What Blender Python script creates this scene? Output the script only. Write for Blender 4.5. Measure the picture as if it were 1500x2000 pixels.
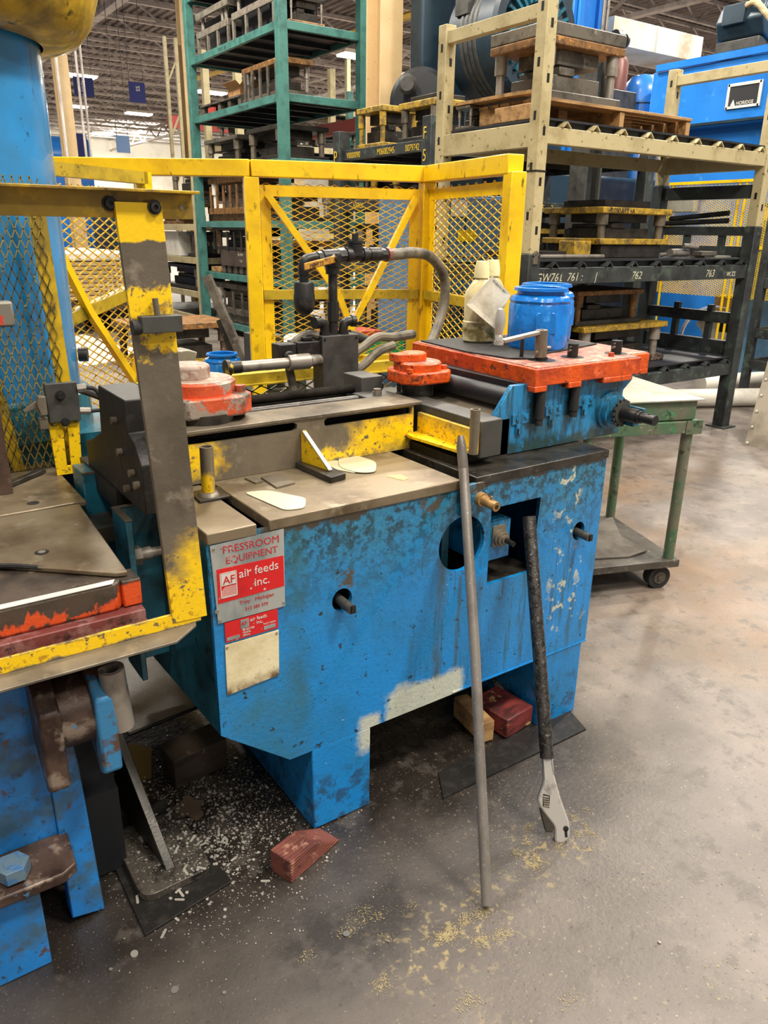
import bpy, math, random
from math import sin, cos, pi, radians, sqrt
from mathutils import Vector as V, Matrix
random.seed(7)
C = bpy.context.scene.collection
SC = bpy.context.scene
for o in list(bpy.data.objects): bpy.data.objects.remove(o)

# ---------------------------------------------------------------- camera, world, lights, exposure
A_, TH, PH = radians(34.65774), radians(20.0), radians(0.876)
fw = V((sin(A_)*cos(TH), cos(A_)*cos(TH), -sin(TH)))
rt = V((cos(A_), -sin(A_), 0)); up = rt.cross(fw)
R_ = rt*cos(PH) + up*sin(PH); U_ = up*cos(PH) - rt*sin(PH)
cam = bpy.data.cameras.new('camera'); co = bpy.data.objects.new('camera', cam); C.objects.link(co)
cam.sensor_fit = 'VERTICAL'; cam.sensor_height = 36; cam.sensor_width = 27; cam.lens = 27
cam.clip_start = 0.02; cam.clip_end = 300
co.matrix_world = Matrix(((R_.x, U_.x, -fw.x, -0.674), (R_.y, U_.y, -fw.y, -1.475), (R_.z, U_.z, -fw.z, 1.535), (0, 0, 0, 1)))
SC.camera = co
SC.view_settings.view_transform = 'Standard'; SC.view_settings.look = 'None'
SC.view_settings.gamma = 1.0; SC.view_settings.use_curve_mapping = False
SC.view_settings.exposure = 0.18
w = bpy.data.worlds.new('hall_ambient'); SC.world = w; w.use_nodes = True
w.node_tree.nodes['Background'].inputs[0].default_value = (1.0, 0.95, 0.88, 1)
w.node_tree.nodes['Background'].inputs[1].default_value = 0.30

def lamp(x, y, z, power, sx=1.2, sy=0.6, col=(1.0, 0.93, 0.82), tgt=None, name='high_bay_and_fill_lamp'):
    l = bpy.data.lights.new(name, 'AREA'); l.shape = 'RECTANGLE'; l.size = sx; l.size_y = sy
    l.energy = power; l.color = col
    o = bpy.data.objects.new(name, l); C.objects.link(o); o.location = (x, y, z)
    if tgt: o.rotation_euler = (V(tgt) - V((x, y, z))).to_track_quat('-Z', 'Y').to_euler()
    return o
# unseen high bays over the aisle; rack lamps added to light the background
lamp(2.3, -2.9, 6.6, 400)
lamp(-1.9, -2.6, 6.8, 230)
lamp(0.6, -6.5, 6.8, 210)
lamp(4.6, -0.9, 6.8, 320)
lamp(-0.8, 2.6, 6.8, 330)
lamp(3.2, 4.6, 6.9, 330)
lamp(8.6, 2.0, 7.2, 560)
lamp(6.5, 7.5, 7.2, 560)
lamp(1.5, 9.5, 7.2, 620)
lamp(12.5, 6.5, 7.3, 800)

# ---------------------------------------------------------------- helpers
def H(h, a=1.0):
    f = lambda c: c/12.92 if c <= .04045 else ((c+.055)/1.055)**2.4
    return tuple(f(int(h[i:i+2], 16)/255) for i in (0, 2, 4)) + (a,)

def mat(name, col, rough=0.5, metal=0.0, layers=(), bump=0.0, bscale=150, emit=None, coat=0.0, bdetail=3):
    """layers: (colour, scale, lo, hi, dict(stretch, box, rough, metal, amp, seed, inv))"""
    m = bpy.data.materials.new(name); m.use_nodes = True
    nt = m.node_tree; N = nt.nodes; L = nt.links
    b = N['Principled BSDF']
    b.inputs['Roughness'].default_value = rough; b.inputs['Metallic'].default_value = metal
    b.inputs['Coat Weight'].default_value = coat
    if emit:
        b.inputs['Emission Color'].default_value = H(emit[0]); b.inputs['Emission Strength'].default_value = emit[1]
    b.inputs['Base Color'].default_value = H(col)
    if not layers and not bump: return m
    tc = N.new('ShaderNodeTexCoord'); P = tc.outputs['Object']
    def noise(scale, stretch=None, seed=0, detail=4, rgh=.62):
        vec = P
        if stretch or seed:
            mp = N.new('ShaderNodeMapping'); L.new(P, mp.inputs[0]); vec = mp.outputs[0]
            if stretch: mp.inputs['Scale'].default_value = stretch
            mp.inputs['Location'].default_value = (seed*3.1, seed*1.7, seed*2.3)
        n = N.new('ShaderNodeTexNoise'); n.inputs['Scale'].default_value = scale
        n.inputs['Detail'].default_value = detail; n.inputs['Roughness'].default_value = rgh
        L.new(vec, n.inputs['Vector']); return n
    def rng(sock, lo, hi):
        r = N.new('ShaderNodeMapRange'); L.new(sock, r.inputs[0])
        r.inputs[1].default_value = lo; r.inputs[2].default_value = hi; return r.outputs[0]
    def mth(op, a, bb):
        k = N.new('ShaderNodeMath'); k.operation = op
        for i, s in enumerate((a, bb)):
            if isinstance(s, (int, float)): k.inputs[i].default_value = s
            else: L.new(s, k.inputs[i])
        return k.outputs[0]
    rgb = N.new('ShaderNodeRGB'); rgb.outputs[0].default_value = H(col); cur = rgb.outputs[0]
    rs, ms = rough, metal; rcur = mcur = None
    for li, (c2, scale, lo, hi, o) in enumerate(layers):
        mask = rng(noise(scale, o.get('stretch'), o.get('seed', li+1), o.get('detail', 4)).outputs['Fac'], lo, hi)
        if 'box' in o:
            amp = o.get('amp', .03)
            dn = noise(o.get('dscale', 14), o.get('dstretch'), 9+li)
            sb = N.new('ShaderNodeVectorMath'); sb.operation = 'SUBTRACT'; L.new(dn.outputs['Color'], sb.inputs[0]); sb.inputs[1].default_value = (.5, .5, .5)
            sc_ = N.new('ShaderNodeVectorMath'); sc_.operation = 'SCALE'; L.new(sb.outputs[0], sc_.inputs[0]); sc_.inputs['Scale'].default_value = amp*4
            ad = N.new('ShaderNodeVectorMath'); ad.operation = 'ADD'; L.new(P, ad.inputs[0]); L.new(sc_.outputs[0], ad.inputs[1])
            sx = N.new('ShaderNodeSeparateXYZ'); L.new(ad.outputs[0], sx.inputs[0])
            bm = None
            for bx in (o['box'] if isinstance(o['box'], list) else [o['box']]):
                s = bx[6] if len(bx) > 6 else .01; one = None
                for ax in range(3):
                    if bx[2*ax] is not None:
                        t = rng(sx.outputs[ax], bx[2*ax]-s, bx[2*ax]+s); one = t if one is None else mth('MULTIPLY', one, t)
                    if bx[2*ax+1] is not None:
                        t = rng(sx.outputs[ax], bx[2*ax+1]+s, bx[2*ax+1]-s); one = t if one is None else mth('MULTIPLY', one, t)
                bm = one if bm is None else mth('MAXIMUM', bm, one)
            mask = mth('MULTIPLY', mask, bm)
        if 'amt' in o: mask = mth('MULTIPLY', mask, o['amt'])
        mx = N.new('ShaderNodeMix'); mx.data_type = 'RGBA'
        L.new(mask, mx.inputs[0]); L.new(cur, mx.inputs[6]); mx.inputs[7].default_value = H(c2); cur = mx.outputs[2]
        for key, base in (('rough', rough), ('metal', metal)):
            prev = rcur if key == 'rough' else mcur
            if key in o or prev is not None:
                mm = N.new('ShaderNodeMix'); L.new(mask, mm.inputs[0])
                if prev is None: mm.inputs[2].default_value = base
                else: L.new(prev, mm.inputs[2])
                mm.inputs[3].default_value = o.get(key, base)
                if key == 'rough': rcur = mm.outputs[0]
                else: mcur = mm.outputs[0]
    L.new(cur, b.inputs['Base Color'])
    if rcur: L.new(rcur, b.inputs['Roughness'])
    if mcur: L.new(mcur, b.inputs['Metallic'])
    if bump:
        n = noise(bscale, None, 4, bdetail); bp = N.new('ShaderNodeBump'); bp.inputs['Strength'].default_value = bump
        bp.inputs['Distance'].default_value = .004
        L.new(n.outputs['Fac'], bp.inputs['Height']); L.new(bp.outputs[0], b.inputs['Normal'])
    return m

class M:
    def __init__(s): s.v = []; s.f = []; s.X = None
    def add(s, vs, fs):
        k = len(s.v)
        s.v += [tuple(s.X @ V(p)) if s.X else tuple(p) for p in vs]
        s.f += [tuple(i+k for i in f) for f in fs]; return s
    def box(s, x0, x1, y0, y1, z0, z1):
        if x0 > x1: x0, x1 = x1, x0
        if y0 > y1: y0, y1 = y1, y0
        if z0 > z1: z0, z1 = z1, z0
        return s.add([(x0,y0,z0),(x1,y0,z0),(x1,y1,z0),(x0,y1,z0),(x0,y0,z1),(x1,y0,z1),(x1,y1,z1),(x0,y1,z1)],
            [(0,3,2,1),(4,5,6,7),(0,1,5,4),(1,2,6,5),(2,3,7,6),(3,0,4,7)])
    def bx(s, c, d): return s.box(c[0]-d[0]/2, c[0]+d[0]/2, c[1]-d[1]/2, c[1]+d[1]/2, c[2]-d[2]/2, c[2]+d[2]/2)
    def bar(s, p, q, w_, h, upv=(0,0,1)):
        p, q = V(p), V(q); d = (q-p).normalized(); u = V(upv)
        if abs(d.dot(u)) > .98: u = V((0,1,0))
        a = d.cross(u).normalized(); u = a.cross(d)
        vs = [e + a*i*w_/2 + u*j*h/2 for e in (p, q) for i, j in ((-1,-1),(1,-1),(1,1),(-1,1))]
        return s.add(vs, [(0,1,2,3),(7,6,5,4),(0,4,5,1),(1,5,6,2),(2,6,7,3),(3,7,4,0)])
    def prism(s, pts, vec):
        n = len(pts); vec = V(vec); pts = [V(p) for p in pts]
        nrm = V((0,0,0))
        for i in range(n): nrm += pts[i].cross(pts[(i+1) % n])
        if nrm.dot(vec) > 0: pts = pts[::-1]
        return s.add(pts + [p+vec for p in pts], [tuple(range(n)), tuple(range(2*n-1, n-1, -1))] + [(i, i+n, (i+1) % n + n, (i+1) % n) for i in range(n)])
    def rings(s, rings, cap=True, closed=False):
        n = len(rings[0]); k = len(rings); vs = [p for r in rings for p in r]; fs = []
        for j in range(k if closed else k-1):
            a = j*n; b = ((j+1) % k)*n
            fs += [(a+i, a+(i+1) % n, b+(i+1) % n, b+i) for i in range(n)]
        if cap and not closed: fs += [tuple(range(n-1, -1, -1)), tuple(range((k-1)*n, k*n))]
        return s.add(vs, fs)
    def _fr(s, d):
        d = V(d).normalized(); a = d.cross(V((0,0,1)) if abs(d.z) < .95 else V((0,1,0))).normalized(); return a, d.cross(a)
    def cyl(s, p, q, r, n=16, r2=None, cap=True):
        p, q = V(p), V(q); a, b = s._fr(q-p); r2 = r if r2 is None else r2
        return s.rings([[e + (a*cos(2*pi*i/n) + b*sin(2*pi*i/n))*rr for i in range(n)] for e, rr in ((p, r), (q, r2))], cap)
    def pipe(s, p, q, r, ri, n=16):
        p, q = V(p), V(q); a, b = s._fr(q-p)
        mk = lambda e, rr: [e + (a*cos(2*pi*i/n) + b*sin(2*pi*i/n))*rr for i in range(n)]
        return s.rings([mk(p, r), mk(q, r), mk(q, ri), mk(p, ri)], False, True)
    def lathe(s, prof, c=(0,0,0), axis=(0,0,1), n=24, cap=True):
        c = V(c); ax = V(axis).normalized(); a, b = s._fr(ax)
        return s.rings([[c + ax*z + (a*cos(2*pi*i/n) + b*sin(2*pi*i/n))*r for i in range(n)] for r, z in prof], cap)
    def tube(s, pts, r, n=8, sub=6, smooth=True):
        P = [V(p) for p in pts]
        if smooth and len(P) > 2:
            Q = [P[0]*2-P[1]] + P + [P[-1]*2-P[-2]]; out = []
            for i in range(1, len(Q)-2):
                for j in range(sub):
                    t = j/sub; a, b, c, d = Q[i-1:i+3]
                    out.append(.5*((2*b) + (c-a)*t + (2*a-5*b+4*c-d)*t*t + (3*b-a-3*c+d)*t**3))
            P = out + [P[-1]]
        rr = []; a = None
        for i, p in enumerate(P):
            d = (P[min(i+1, len(P)-1)] - P[max(i-1, 0)]).normalized()
            if a is None: a, _ = s._fr(d)
            a = (a - d*a.dot(d)).normalized(); b = d.cross(a)
            rad = r(i/(len(P)-1)) if callable(r) else r
            rr.append([p + (a*cos(2*pi*k/n) + b*sin(2*pi*k/n))*rad for k in range(n)])
        return s.rings(rr)
    def mesh_diamond(s, o, ux, uy, W_, H_, lw, sw, t=.003, dep=.0025):
        """expanded metal between o and o+ux*W_+uy*H_: long way lw along ux, short way sw along uy"""
        o, ux, uy = V(o), V(ux).normalized(), V(uy).normalized(); nn = ux.cross(uy)
        m_ = sw/lw; d0 = (ux + uy*m_).normalized()
        for sg in (1, -1):
            k = -W_*m_ if sg > 0 else 0
            k = math.floor(k/sw)*sw
            top = H_ if sg > 0 else H_ + W_*m_
            while k < top:
                # v = k + sg*m_*u
                us = [0, W_]
                a = (0-k)/(sg*m_); b = (H_-k)/(sg*m_); lo, hi = max(0, min(a, b)), min(W_, max(a, b))
                if hi - lo > lw*.1:
                    p = o + ux*lo + uy*(k+sg*m_*lo); q = o + ux*hi + uy*(k+sg*m_*hi)
                    s.bar(p, q, t, dep + t*.6, nn)
                k += sw
        return s

ABS = {}
def finish(o, parent):
    C.objects.link(o)
    if parent:
        o.parent = parent
        if parent.name in ABS: o.matrix_parent_inverse = Matrix.Translation(-V(ABS[parent.name]))
    return o
def mesh_of(name, m, ma, ang=35):
    me = bpy.data.meshes.new(name); me.from_pydata(m.v, [], m.f); me.update()
    if ma:
        for x in (ma if isinstance(ma, (list, tuple)) else [ma]): me.materials.append(x)
    me.shade_smooth(); me.set_sharp_from_angle(angle=radians(ang)); return me
def obj(name, m, ma, parent=None, bevel=0.0, kind=None, label=None, ang=35):
    o = bpy.data.objects.new(name, mesh_of(name, m, ma, ang) if isinstance(m, M) else m); finish(o, parent)
    if bevel:
        b = o.modifiers.new('edge', 'BEVEL'); b.width = bevel; b.segments = 2; b.limit_method = 'ANGLE'; b.angle_limit = radians(40)
    if kind: o['kind'] = kind
    if label: o['label'] = label
    return o
def tag(o, label, cat, group=None, kind=None):
    if label: o['label'] = label
    if cat: o['category'] = cat
    if group: o['group'] = group
    if kind: o['kind'] = kind
    return o
def thing(name, label, cat, loc=(0,0,0), rz=0.0, group=None, local=False):
    o = bpy.data.objects.new(name, None); C.objects.link(o); o.location = loc; o.rotation_euler = (0,0,rz); o.empty_display_size = .05
    if not local: ABS[o.name] = loc
    return tag(o, label, cat, group)
def solo(name, m, ma, label, cat, group=None, bevel=0.0):
    return tag(obj(name, m, ma, None, bevel), label, cat, group)
def copy_tree(src, loc, rz=None, label=None, group=None):
    r = src.copy(); C.objects.link(r); r.location = loc
    if rz is not None: r.rotation_euler = (0,0,rz)
    if label: r['label'] = label
    if group: r['group'] = group
    for ch in list(src.children):
        c = ch.copy(); C.objects.link(c); c.parent = r
        for g in list(ch.children):
            d = g.copy(); C.objects.link(d); d.parent = c
    return r
def frame3(o, xd, ud):
    xd = V(xd).normalized(); ud = V(ud).normalized(); n = xd.cross(ud)
    return Matrix(((xd.x, ud.x, n.x, o[0]), (xd.y, ud.y, n.y, o[1]), (xd.z, ud.z, n.z, o[2]), (0,0,0,1)))
def curve_mesh(cu, Mx):
    ob = bpy.data.objects.new('tmp', cu); C.objects.link(ob)
    dg = bpy.context.evaluated_depsgraph_get(); me = bpy.data.meshes.new_from_object(ob.evaluated_get(dg))
    bpy.data.objects.remove(ob); bpy.data.curves.remove(cu)
    me.transform(Mx); return me
def txt(text, size, o, xd, ud, ma, parent, name='lettering', align='LEFT', ext=.0004, sx=1.0, shear=0, weight=0):
    cu = bpy.data.curves.new('t', 'FONT'); cu.body = text; cu.size = size; cu.align_x = align; cu.extrude = ext; cu.shear = shear
    cu.offset = weight; cu.resolution_u = 3
    me = curve_mesh(cu, frame3(o, xd, ud) @ Matrix.Diagonal((sx, 1, 1, 1)))
    me.materials.append(ma); me.name = name
    return obj(name, me, None, parent)
def holeplate(outline, holes, th, o, xd, ud):
    """flat plate (front face on o, thickness behind along -normal) with holes"""
    cu = bpy.data.curves.new('p', 'CURVE'); cu.dimensions = '2D'; cu.fill_mode = 'BOTH'; cu.extrude = th/2
    for pts in [outline] + holes:
        sp = cu.splines.new('POLY'); sp.points.add(len(pts)-1); sp.use_cyclic_u = True
        for i, p in enumerate(pts): sp.points[i].co = (p[0], p[1], 0, 1)
    return curve_mesh(cu, frame3(o, xd, ud) @ Matrix.Translation((0,0,-th/2)))
def circ(cx, cy, r, n=24, ry=None): return [(cx + r*cos(2*pi*i/n), cy + (ry or r)*sin(2*pi*i/n)) for i in range(n)]
def hexbolt(m, p, d, r, h):
    d = V(d).normalized(); m.cyl(p, V(p)+d*h, r, 6); return m

# ---------------------------------------------------------------- materials
STEEL = mat('worn_steel', '7d7364', .4, .4, [('4a4238', 6, .45, .7, {'rough': .5}), ('8f8470', 22, .55, .75, {}), ('3a3128', 60, .66, .8, {})], .08, 220)
STEELD = mat('dark_oily_steel', '45413b', .36, .4, [('1d1a17', 9, .4, .7, {'rough': .3}), ('6a6258', 40, .62, .8, {})], .12, 160)
STEELB = mat('bright_steel', '968e84', .42, .4, [('5c544a', 14, .5, .75, {'rough': .45}), ('3b332b', 50, .65, .8, {})], .06, 200)
BARS = mat('bar_grey_steel', '8d867f', .34, .5, [('655e57', 9, .45, .7, {'stretch': (1,1,.3), 'rough': .45}), ('b8b1a8', 150, .6, .78, {})], .1, 320)
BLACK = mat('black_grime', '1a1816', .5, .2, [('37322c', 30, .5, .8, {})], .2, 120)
DGREY = mat('dark_grey_paint', '454440', .48, .1, [('2b2a27', 10, .45, .7, {}), ('6b675f', 70, .68, .8, {})], .08, 150)
TABLE = mat('brown_stained_table_steel', '83755f', .36, .35, [('5c4b35', 5, .42, .66, {'rough': .48}), ('a89c85', 14, .58, .8, {}), ('3c2f20', 45, .66, .78, {})], .06, 240)
BL = '0b84cf'
CAB = mat('blue_cabinet_paint', BL, .34, 0, [
    ('1577b0', 4, .4, .7, {}), ('1a6a94', 22, .56, .72, {'stretch': (1,1,.35), 'amt': .7}),
    ('2a7694', 5, .18, .42, {'box': (None,None,None,None,.76,None,.10), 'amp': .07, 'dscale': 7, 'rough': .26, 'amt': .85}),
    ('1b3944', 48, .45, .58, {'box': (None,None,None,None,.74,None,.12), 'amp': .06, 'dscale': 8, 'amt': .9, 'rough': .22}),
    ('6aa6bd', 120, .63, .70, {'box': (None,None,None,None,.70,None,.12), 'amp': .05, 'amt': .8}),
    ('2f5a55', 7, .3, .6, {'box': (.07,.12,None,None,.2,.9,.02), 'amp': .012, 'dscale': 9, 'amt': .8}),
    ('2f6e86', 9, .3, .6, {'box': (-.2,.1,None,None,.2,.52,.05), 'amp': .05, 'amt': .7}),
    ('3d4a3a', 20, .25, .5, {'box': [(.525,.55,None,None,.27,.72,.012), (.60,.61,None,None,.35,.65,.006), (.67,.69,None,None,.33,.62,.012)], 'amp': .008, 'stretch': (1,1,.25), 'dscale': 8, 'amt': .85}),
    ('2b4c4c', 55, .55, .62, {'stretch': (1,1,.07), 'box': (.45,1.2,None,None,.28,.86,.05), 'amt': .65}),
    ('c3c6b4', 7, .0, .1, {'box': [(.36,.62,None,None,.2,.345,.012), (.27,.33,None,None,.2,.295,.012)], 'amp': .022, 'dscale': 11, 'amt': .95}),
    ('b9b8a4', 24, .57, .60, {'box': [(.96,1.05,None,None,.36,.88,.03), (1.05,1.12,None,None,.3,.6,.03), (.98,1.06,None,None,.78,.88,.01)], 'amp': .05}),
    ('cbd0c4', 55, .7, .72, {}),
    ('20302f', 38, .64, .69, {}), ('16405c', 110, .60, .68, {'amt': .7}),
    ('5a5346', 26, .5, .56, {'box': [(.46,.53,None,None,.83,.9,.01), (.2,.26,None,None,.70,.74,.005)], 'amp': .02, 'rough': .4, 'metal': .4}),
    ('575047', 12, .0, .1, {'box': [(.02,.3,None,None,.885,None,.006), (.02,.6,None,None,.908,None,.006), (.62,1.2,None,None,.895,None,.004)], 'amp': .022, 'dscale': 26, 'rough': .36, 'metal': .65}),
    ('26384a', 18, .5, .6, {'box': (None,None,None,None,None,.16,.03), 'amp': .04, 'amt': .7}),
], .45, 75, coat=.3)
FEEDB = mat('blue_feed_paint', '1f7fb4', .36, 0, [('2a5e74', 8, .45, .65, {}), ('22424a', 70, .5, .56, {'stretch': (1,1,.08), 'amt': .7}),
    ('1c2a2a', 9, .25, .5, {'box': [(.93,.975,None,None,.98,1.2,.012), (1.08,1.12,None,None,1.0,1.2,.012)], 'amp': .02, 'amt': .95}),
    ('2c3f38', 14, .4, .5, {'box': (None,None,None,None,None,.965,.01), 'amp': .02, 'amt': .9}), ('b9c0b8', 60, .72, .74, {})], .18, 90, coat=.3)
PRESSB = mat('blue_press_paint', '1f84d6', .36, 0, [('1b6db0', 4, .4, .7, {}), ('2b3f4c', 12, .5, .62, {'box': (None,None,None,None,.3,.6,.08), 'amp': .1, 'amt': .8}),
    ('26323a', 45, .6, .7, {}), ('5a3c2a', 20, .62, .68, {}), ('3d5f78', 9, .5, .66, {})], .2, 60, coat=.25)
TEAL = mat('dark_teal_paint', '1f6478', .34, .05, [('173a45', 9, .45, .65, {}), ('7fb0c0', 90, .72, .76, {}), ('14262c', 30, .6, .7, {})], .2, 80, coat=.3)
COLB = mat('blue_column_paint', '2a86c4', .24, 0, [('3a7096', 3, .4, .7, {}), ('26567a', 30, .62, .72, {})], .1, 40, coat=.35)
ORANGE = mat('thick_orange_paint', 'd4500a', .4, 0, [('a83a14', 9, .42, .62, {}), ('dc6030', 26, .58, .7, {}), ('4a2c20', 26, .60, .66, {}), ('2c201b', 70, .64, .70, {})], .9, 60, coat=.05)
ORTOP = mat('faded_red_dusty_paint', '98604f', .6, 0, [('c58a74', 30, .5, .62, {}), ('7c4334', 60, .52, .6, {}), ('55423a', 9, .55, .7, {})], .5, 170)
GRIP = mat('chipped_red_grey_gripper_paint', '9a8d80', .5, .25, [('c9532e', 13, .47, .51, {}), ('d8623a', 40, .55, .6, {'amt': .5}), ('55493f', 8, .58, .66, {}), ('6a4a40', 26, .6, .66, {})], .4, 110)
GRIPT = mat('dusty_pink_grey_top', 'a08a7c', .62, .1, [('8a5c4c', 16, .5, .62, {}), ('bdb0a2', 40, .55, .66, {}), ('54443a', 60, .66, .7, {})], .3, 140)
YEL = mat('yellow_guard_paint', 'f2c80c', .38, 0, [('d9ac0a', 4, .45, .65, {}), ('b08a10', 12, .6, .72, {}), ('54451a', 50, .7, .74, {}), ('7d6414', 30, .64, .7, {'stretch': (1,1,.3)})], .1, 60, coat=.2)
YELG = mat('grimy_yellow_guard', 'c9a514', .42, 0, [('8a7424', 7, .42, .62, {}), ('4a4220', 22, .56, .68, {'stretch': (1,1,.5)})], .15, 70)
YELO = mat('dull_olive_yellow_paint', 'b89c22', .45, 0, [('8a7418', 8, .45, .65, {}), ('4f4416', 30, .6, .7, {})], .15, 80)
MESHY = mat('yellow_wire', 'e0b426', .42, .1, [('a87f1e', 20, .5, .65, {}), ('6b5a38', 50, .62, .7, {})])
MESHD = mat('dirty_yellow_wire', '8f7c3e', .45, .3, [('4a4434', 12, .45, .6, {}), ('b79c3a', 40, .6, .68, {})])
def flaky(name, boxes, base='7c7262', amp=.03, solid=None, dsc=26):
    ly = [('5d5448', 5, .4, .68, {'rough': .46}), ('988d7b', 18, .58, .76, {}), ('4a4036', 3.5, .55, .7, {'stretch': (1,1,.6)})]
    if boxes: ly += [('eec30e', 70, .37, .405, {'box': boxes, 'amp': amp, 'dscale': dsc, 'rough': .42, 'metal': 0.0, 'detail': 7}), ('b98a12', 70, .58, .64, {'box': boxes, 'amp': amp, 'dscale': dsc, 'rough': .5, 'metal': 0.0})]
    if solid: ly += [('eec30e', 5, -1, -.9, {'box': solid, 'amp': .012, 'dscale': 9, 'rough': .42, 'metal': 0.0}), ('a8851e', 7, .56, .66, {'box': solid, 'amp': .012, 'metal': 0.0})]
    return mat(name, base, .36, .35, ly, .2, 90)
FLAKB = flaky('bar_flaking_yellow', [(None,None,None,None,1.385,1.432,.008), (-.225,None,None,None,1.318,1.356,.006), (-.196,None,None,None,.80,.93,.03), (None,None,None,None,None,.86,.02)], solid=[(None,None,None,None,1.518,None,.002)])
FLAKP = flaky('plate_flaking_yellow', [(.46,.75,None,None,.93,1.03,.03), (-.06,.06,None,None,.95,1.03,.02), (.3,.56,None,None,.93,.955,.01)], amp=.03)
FLAKG = flaky('gusset_flaking_yellow', [(None,None,None,None,None,1.02,.02)], '5b5039')
FLAKR = flaky('rail_flaking_yellow', [(None,None,None,None,.7505,.779,.003)], amp=.006)
FLAKT = flaky('tube_flaking_yellow', [(None,-.012,None,None,None,.985,.008)], amp=.012)
FLAKT2 = flaky('tube_yellow_side', [(.692,None,None,None,None,1.065,.004)], amp=.006)
RAILY = mat('dirty_yellow_rail', 'a8882a', .42, .2, [('7a6230', 6, .42, .62, {}), ('c9a020', 14, .55, .7, {}), ('3b3226', 30, .6, .7, {})], .12, 90)
BEDO = mat('bed_edge_chipped_orange', '55493e', .42, .35, [('2e2823', 10, .45, .66, {}), ('857a6c', 30, .62, .74, {}),
    ('cf4c1a', 30, .43, .48, {'box': (None,-.01,None,None,None,.824,.004), 'amp': .035, 'dscale': 24, 'dstretch': (1,1,.45), 'metal': 0, 'rough': .48}), ('cf4c1a', 30, .3, .36, {'box': (-.31,None,None,None,None,.85,.004), 'amp': .01, 'metal': 0}), ('8f3516', 60, .6, .68, {'box': (None,None,None,None,None,.82,.01)})], .3, 110)
REDL = mat('dusty_red_ledge', '6e3430', .55, .1, [('8f6660', 16, .45, .62, {}), ('3a2220', 30, .55, .66, {})], .2, 120)
CAPY = mat('blotchy_yellow_casting', 'b9951c', .42, 0, [('6e5a18', 6, .42, .58, {}), ('d8b82a', 9, .55, .7, {}), ('3a3212', 16, .6, .68, {}), ('9fb2ba', 9, .1, .3, {'box': (None,None,None,None,None,1.985,.012), 'amp': .02})], .15, 30, coat=.2)
BRASS = mat('brass_tan', 'b08a55', .4, .3, [('7d5f38', 12, .45, .65, {})])
RUST = mat('brown_rust', '57443a', .45, .3, [('33231c', 9, .45, .65, {}), ('8a7a6c', 16, .55, .66, {}), ('4a78a0', 30, .66, .72, {})], .25, 90)
PLASB = mat('blue_pail_plastic', '127ad2', .26, 0, [('0c66b8', 9, .4, .66, {}), ('4aa3e6', 16, .64, .75, {})], .9, 24, coat=.2)
JUGM = mat('grimy_cream_plastic', 'd8cda2', .4, 0, [('b7a675', 8, .45, .66, {}), ('6f6136', 12, .45, .6, {'box': (None,None,None,None,None,.09,.03), 'amp': .05}), ('40371f', 50, .68, .74, {})], .1, 60)
JUGC = mat('cream_jug_cap', 'e2d9a6', .45, 0, [('b5a468', 18, .55, .7, {})])
CARD = mat('grubby_card', 'cfc5ae', .75, 0, [('a39880', 9, .5, .68, {}), ('6b6250', 60, .68, .74, {})])
CARDB = mat('brown_cardboard', 'a47b4e', .8, 0, [('84603a', 10, .45, .66, {})])
INK = mat('black_ink', '2a2622', .8)
INKY = mat('yellow_stencil', 'd8b62c', .7, 0, [('4a4a3a', 60, .6, .66, {})])
CHALK = mat('pale_chalk', 'c2bfa6', .9, 0, [('50524a', 90, .56, .62, {})])
RUBBER = mat('black_rubber', '232221', .75, 0, [('3a3835', 40, .55, .7, {})], .3, 200)
HOSE = mat('grey_brown_hose', '6b6252', .55, 0, [('2f2b25', 12, .45, .66, {})], .1, 120)
IRON = mat('black_iron_fitting', '2c2b2a', .42, .4, [('45423d', 24, .55, .7, {})], .15, 150)
BLANK = mat('pale_cream_blank', 'bfbc9f', .42, .15, [('b9b494', 10, .5, .7, {}), ('8d8768', 60, .7, .76, {})])
PLATEW = mat('dull_aluminium_plate', 'b6b8b4', .42, .45, [('8d9697', 8, .5, .66, {'stretch': (1,1,.4)}), ('4f8aa0', 26, .6, .7, {'stretch': (1,1,.18), 'box': (None,None,None,None,.70,.76,.01)}), ('77705f', 50, .66, .72, {})], .05, 60)
PLATER = mat('plate_red_print', 'cf1f22', .42, .1, [('b51a1e', 10, .5, .66, {}), ('c3bdb4', 46, .66, .68, {}), ('c3bdb4', 90, .68, .70, {})])
PLATEC = mat('blank_cream_nameplate', 'e3d6b0', .45, .05, [('cdbd92', 9, .5, .7, {}), ('6d522e', 16, .3, .5, {'box': (None,None,None,None,None,.535,.012), 'amp': .012}), ('3c6f8c', 60, .68, .7, {})], .25, 45)
WHITEP = mat('white_print', 'c9c6bf', .5)
REDP = mat('red_print_worn', 'b02a32', .5, 0, [('b6b0a8', 110, .61, .65, {})])
WOODR = mat('red_stained_timber', '7a4438', .7, 0, [('5c2f28', 20, .45, .62, {'stretch': (.3,1,1)}), ('a87a66', 26, .58, .7, {}), ('30201c', 50, .64, .7, {})], .25, 90)
WOOD = mat('raw_timber', 'b08a5a', .7, 0, [('7d5c38', 14, .45, .64, {'stretch': (.2,1,1)}), ('4a3624', 40, .62, .7, {})], .2, 100)
WOODD = mat('oil_dark_timber', '4a3d30', .7, 0, [('2c241d', 14, .45, .62, {'stretch': (.2,1,1)}), ('8a7858', 40, .66, .72, {})], .25, 90)
CHROME = mat('satin_chrome', 'c6c0b8', .22, .5, [('6e675e', 18, .55, .72, {'rough': .38})], .04, 200)
GREENC = mat('worn_green_cart_paint', '4d6a4e', .5, .1, [('6d6a58', 9, .45, .6, {}), ('2f8f57', 5, .58, .68, {}), ('8f8a78', 34, .62, .68, {}), ('38402f', 20, .58, .68, {})], .15, 90)
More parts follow.
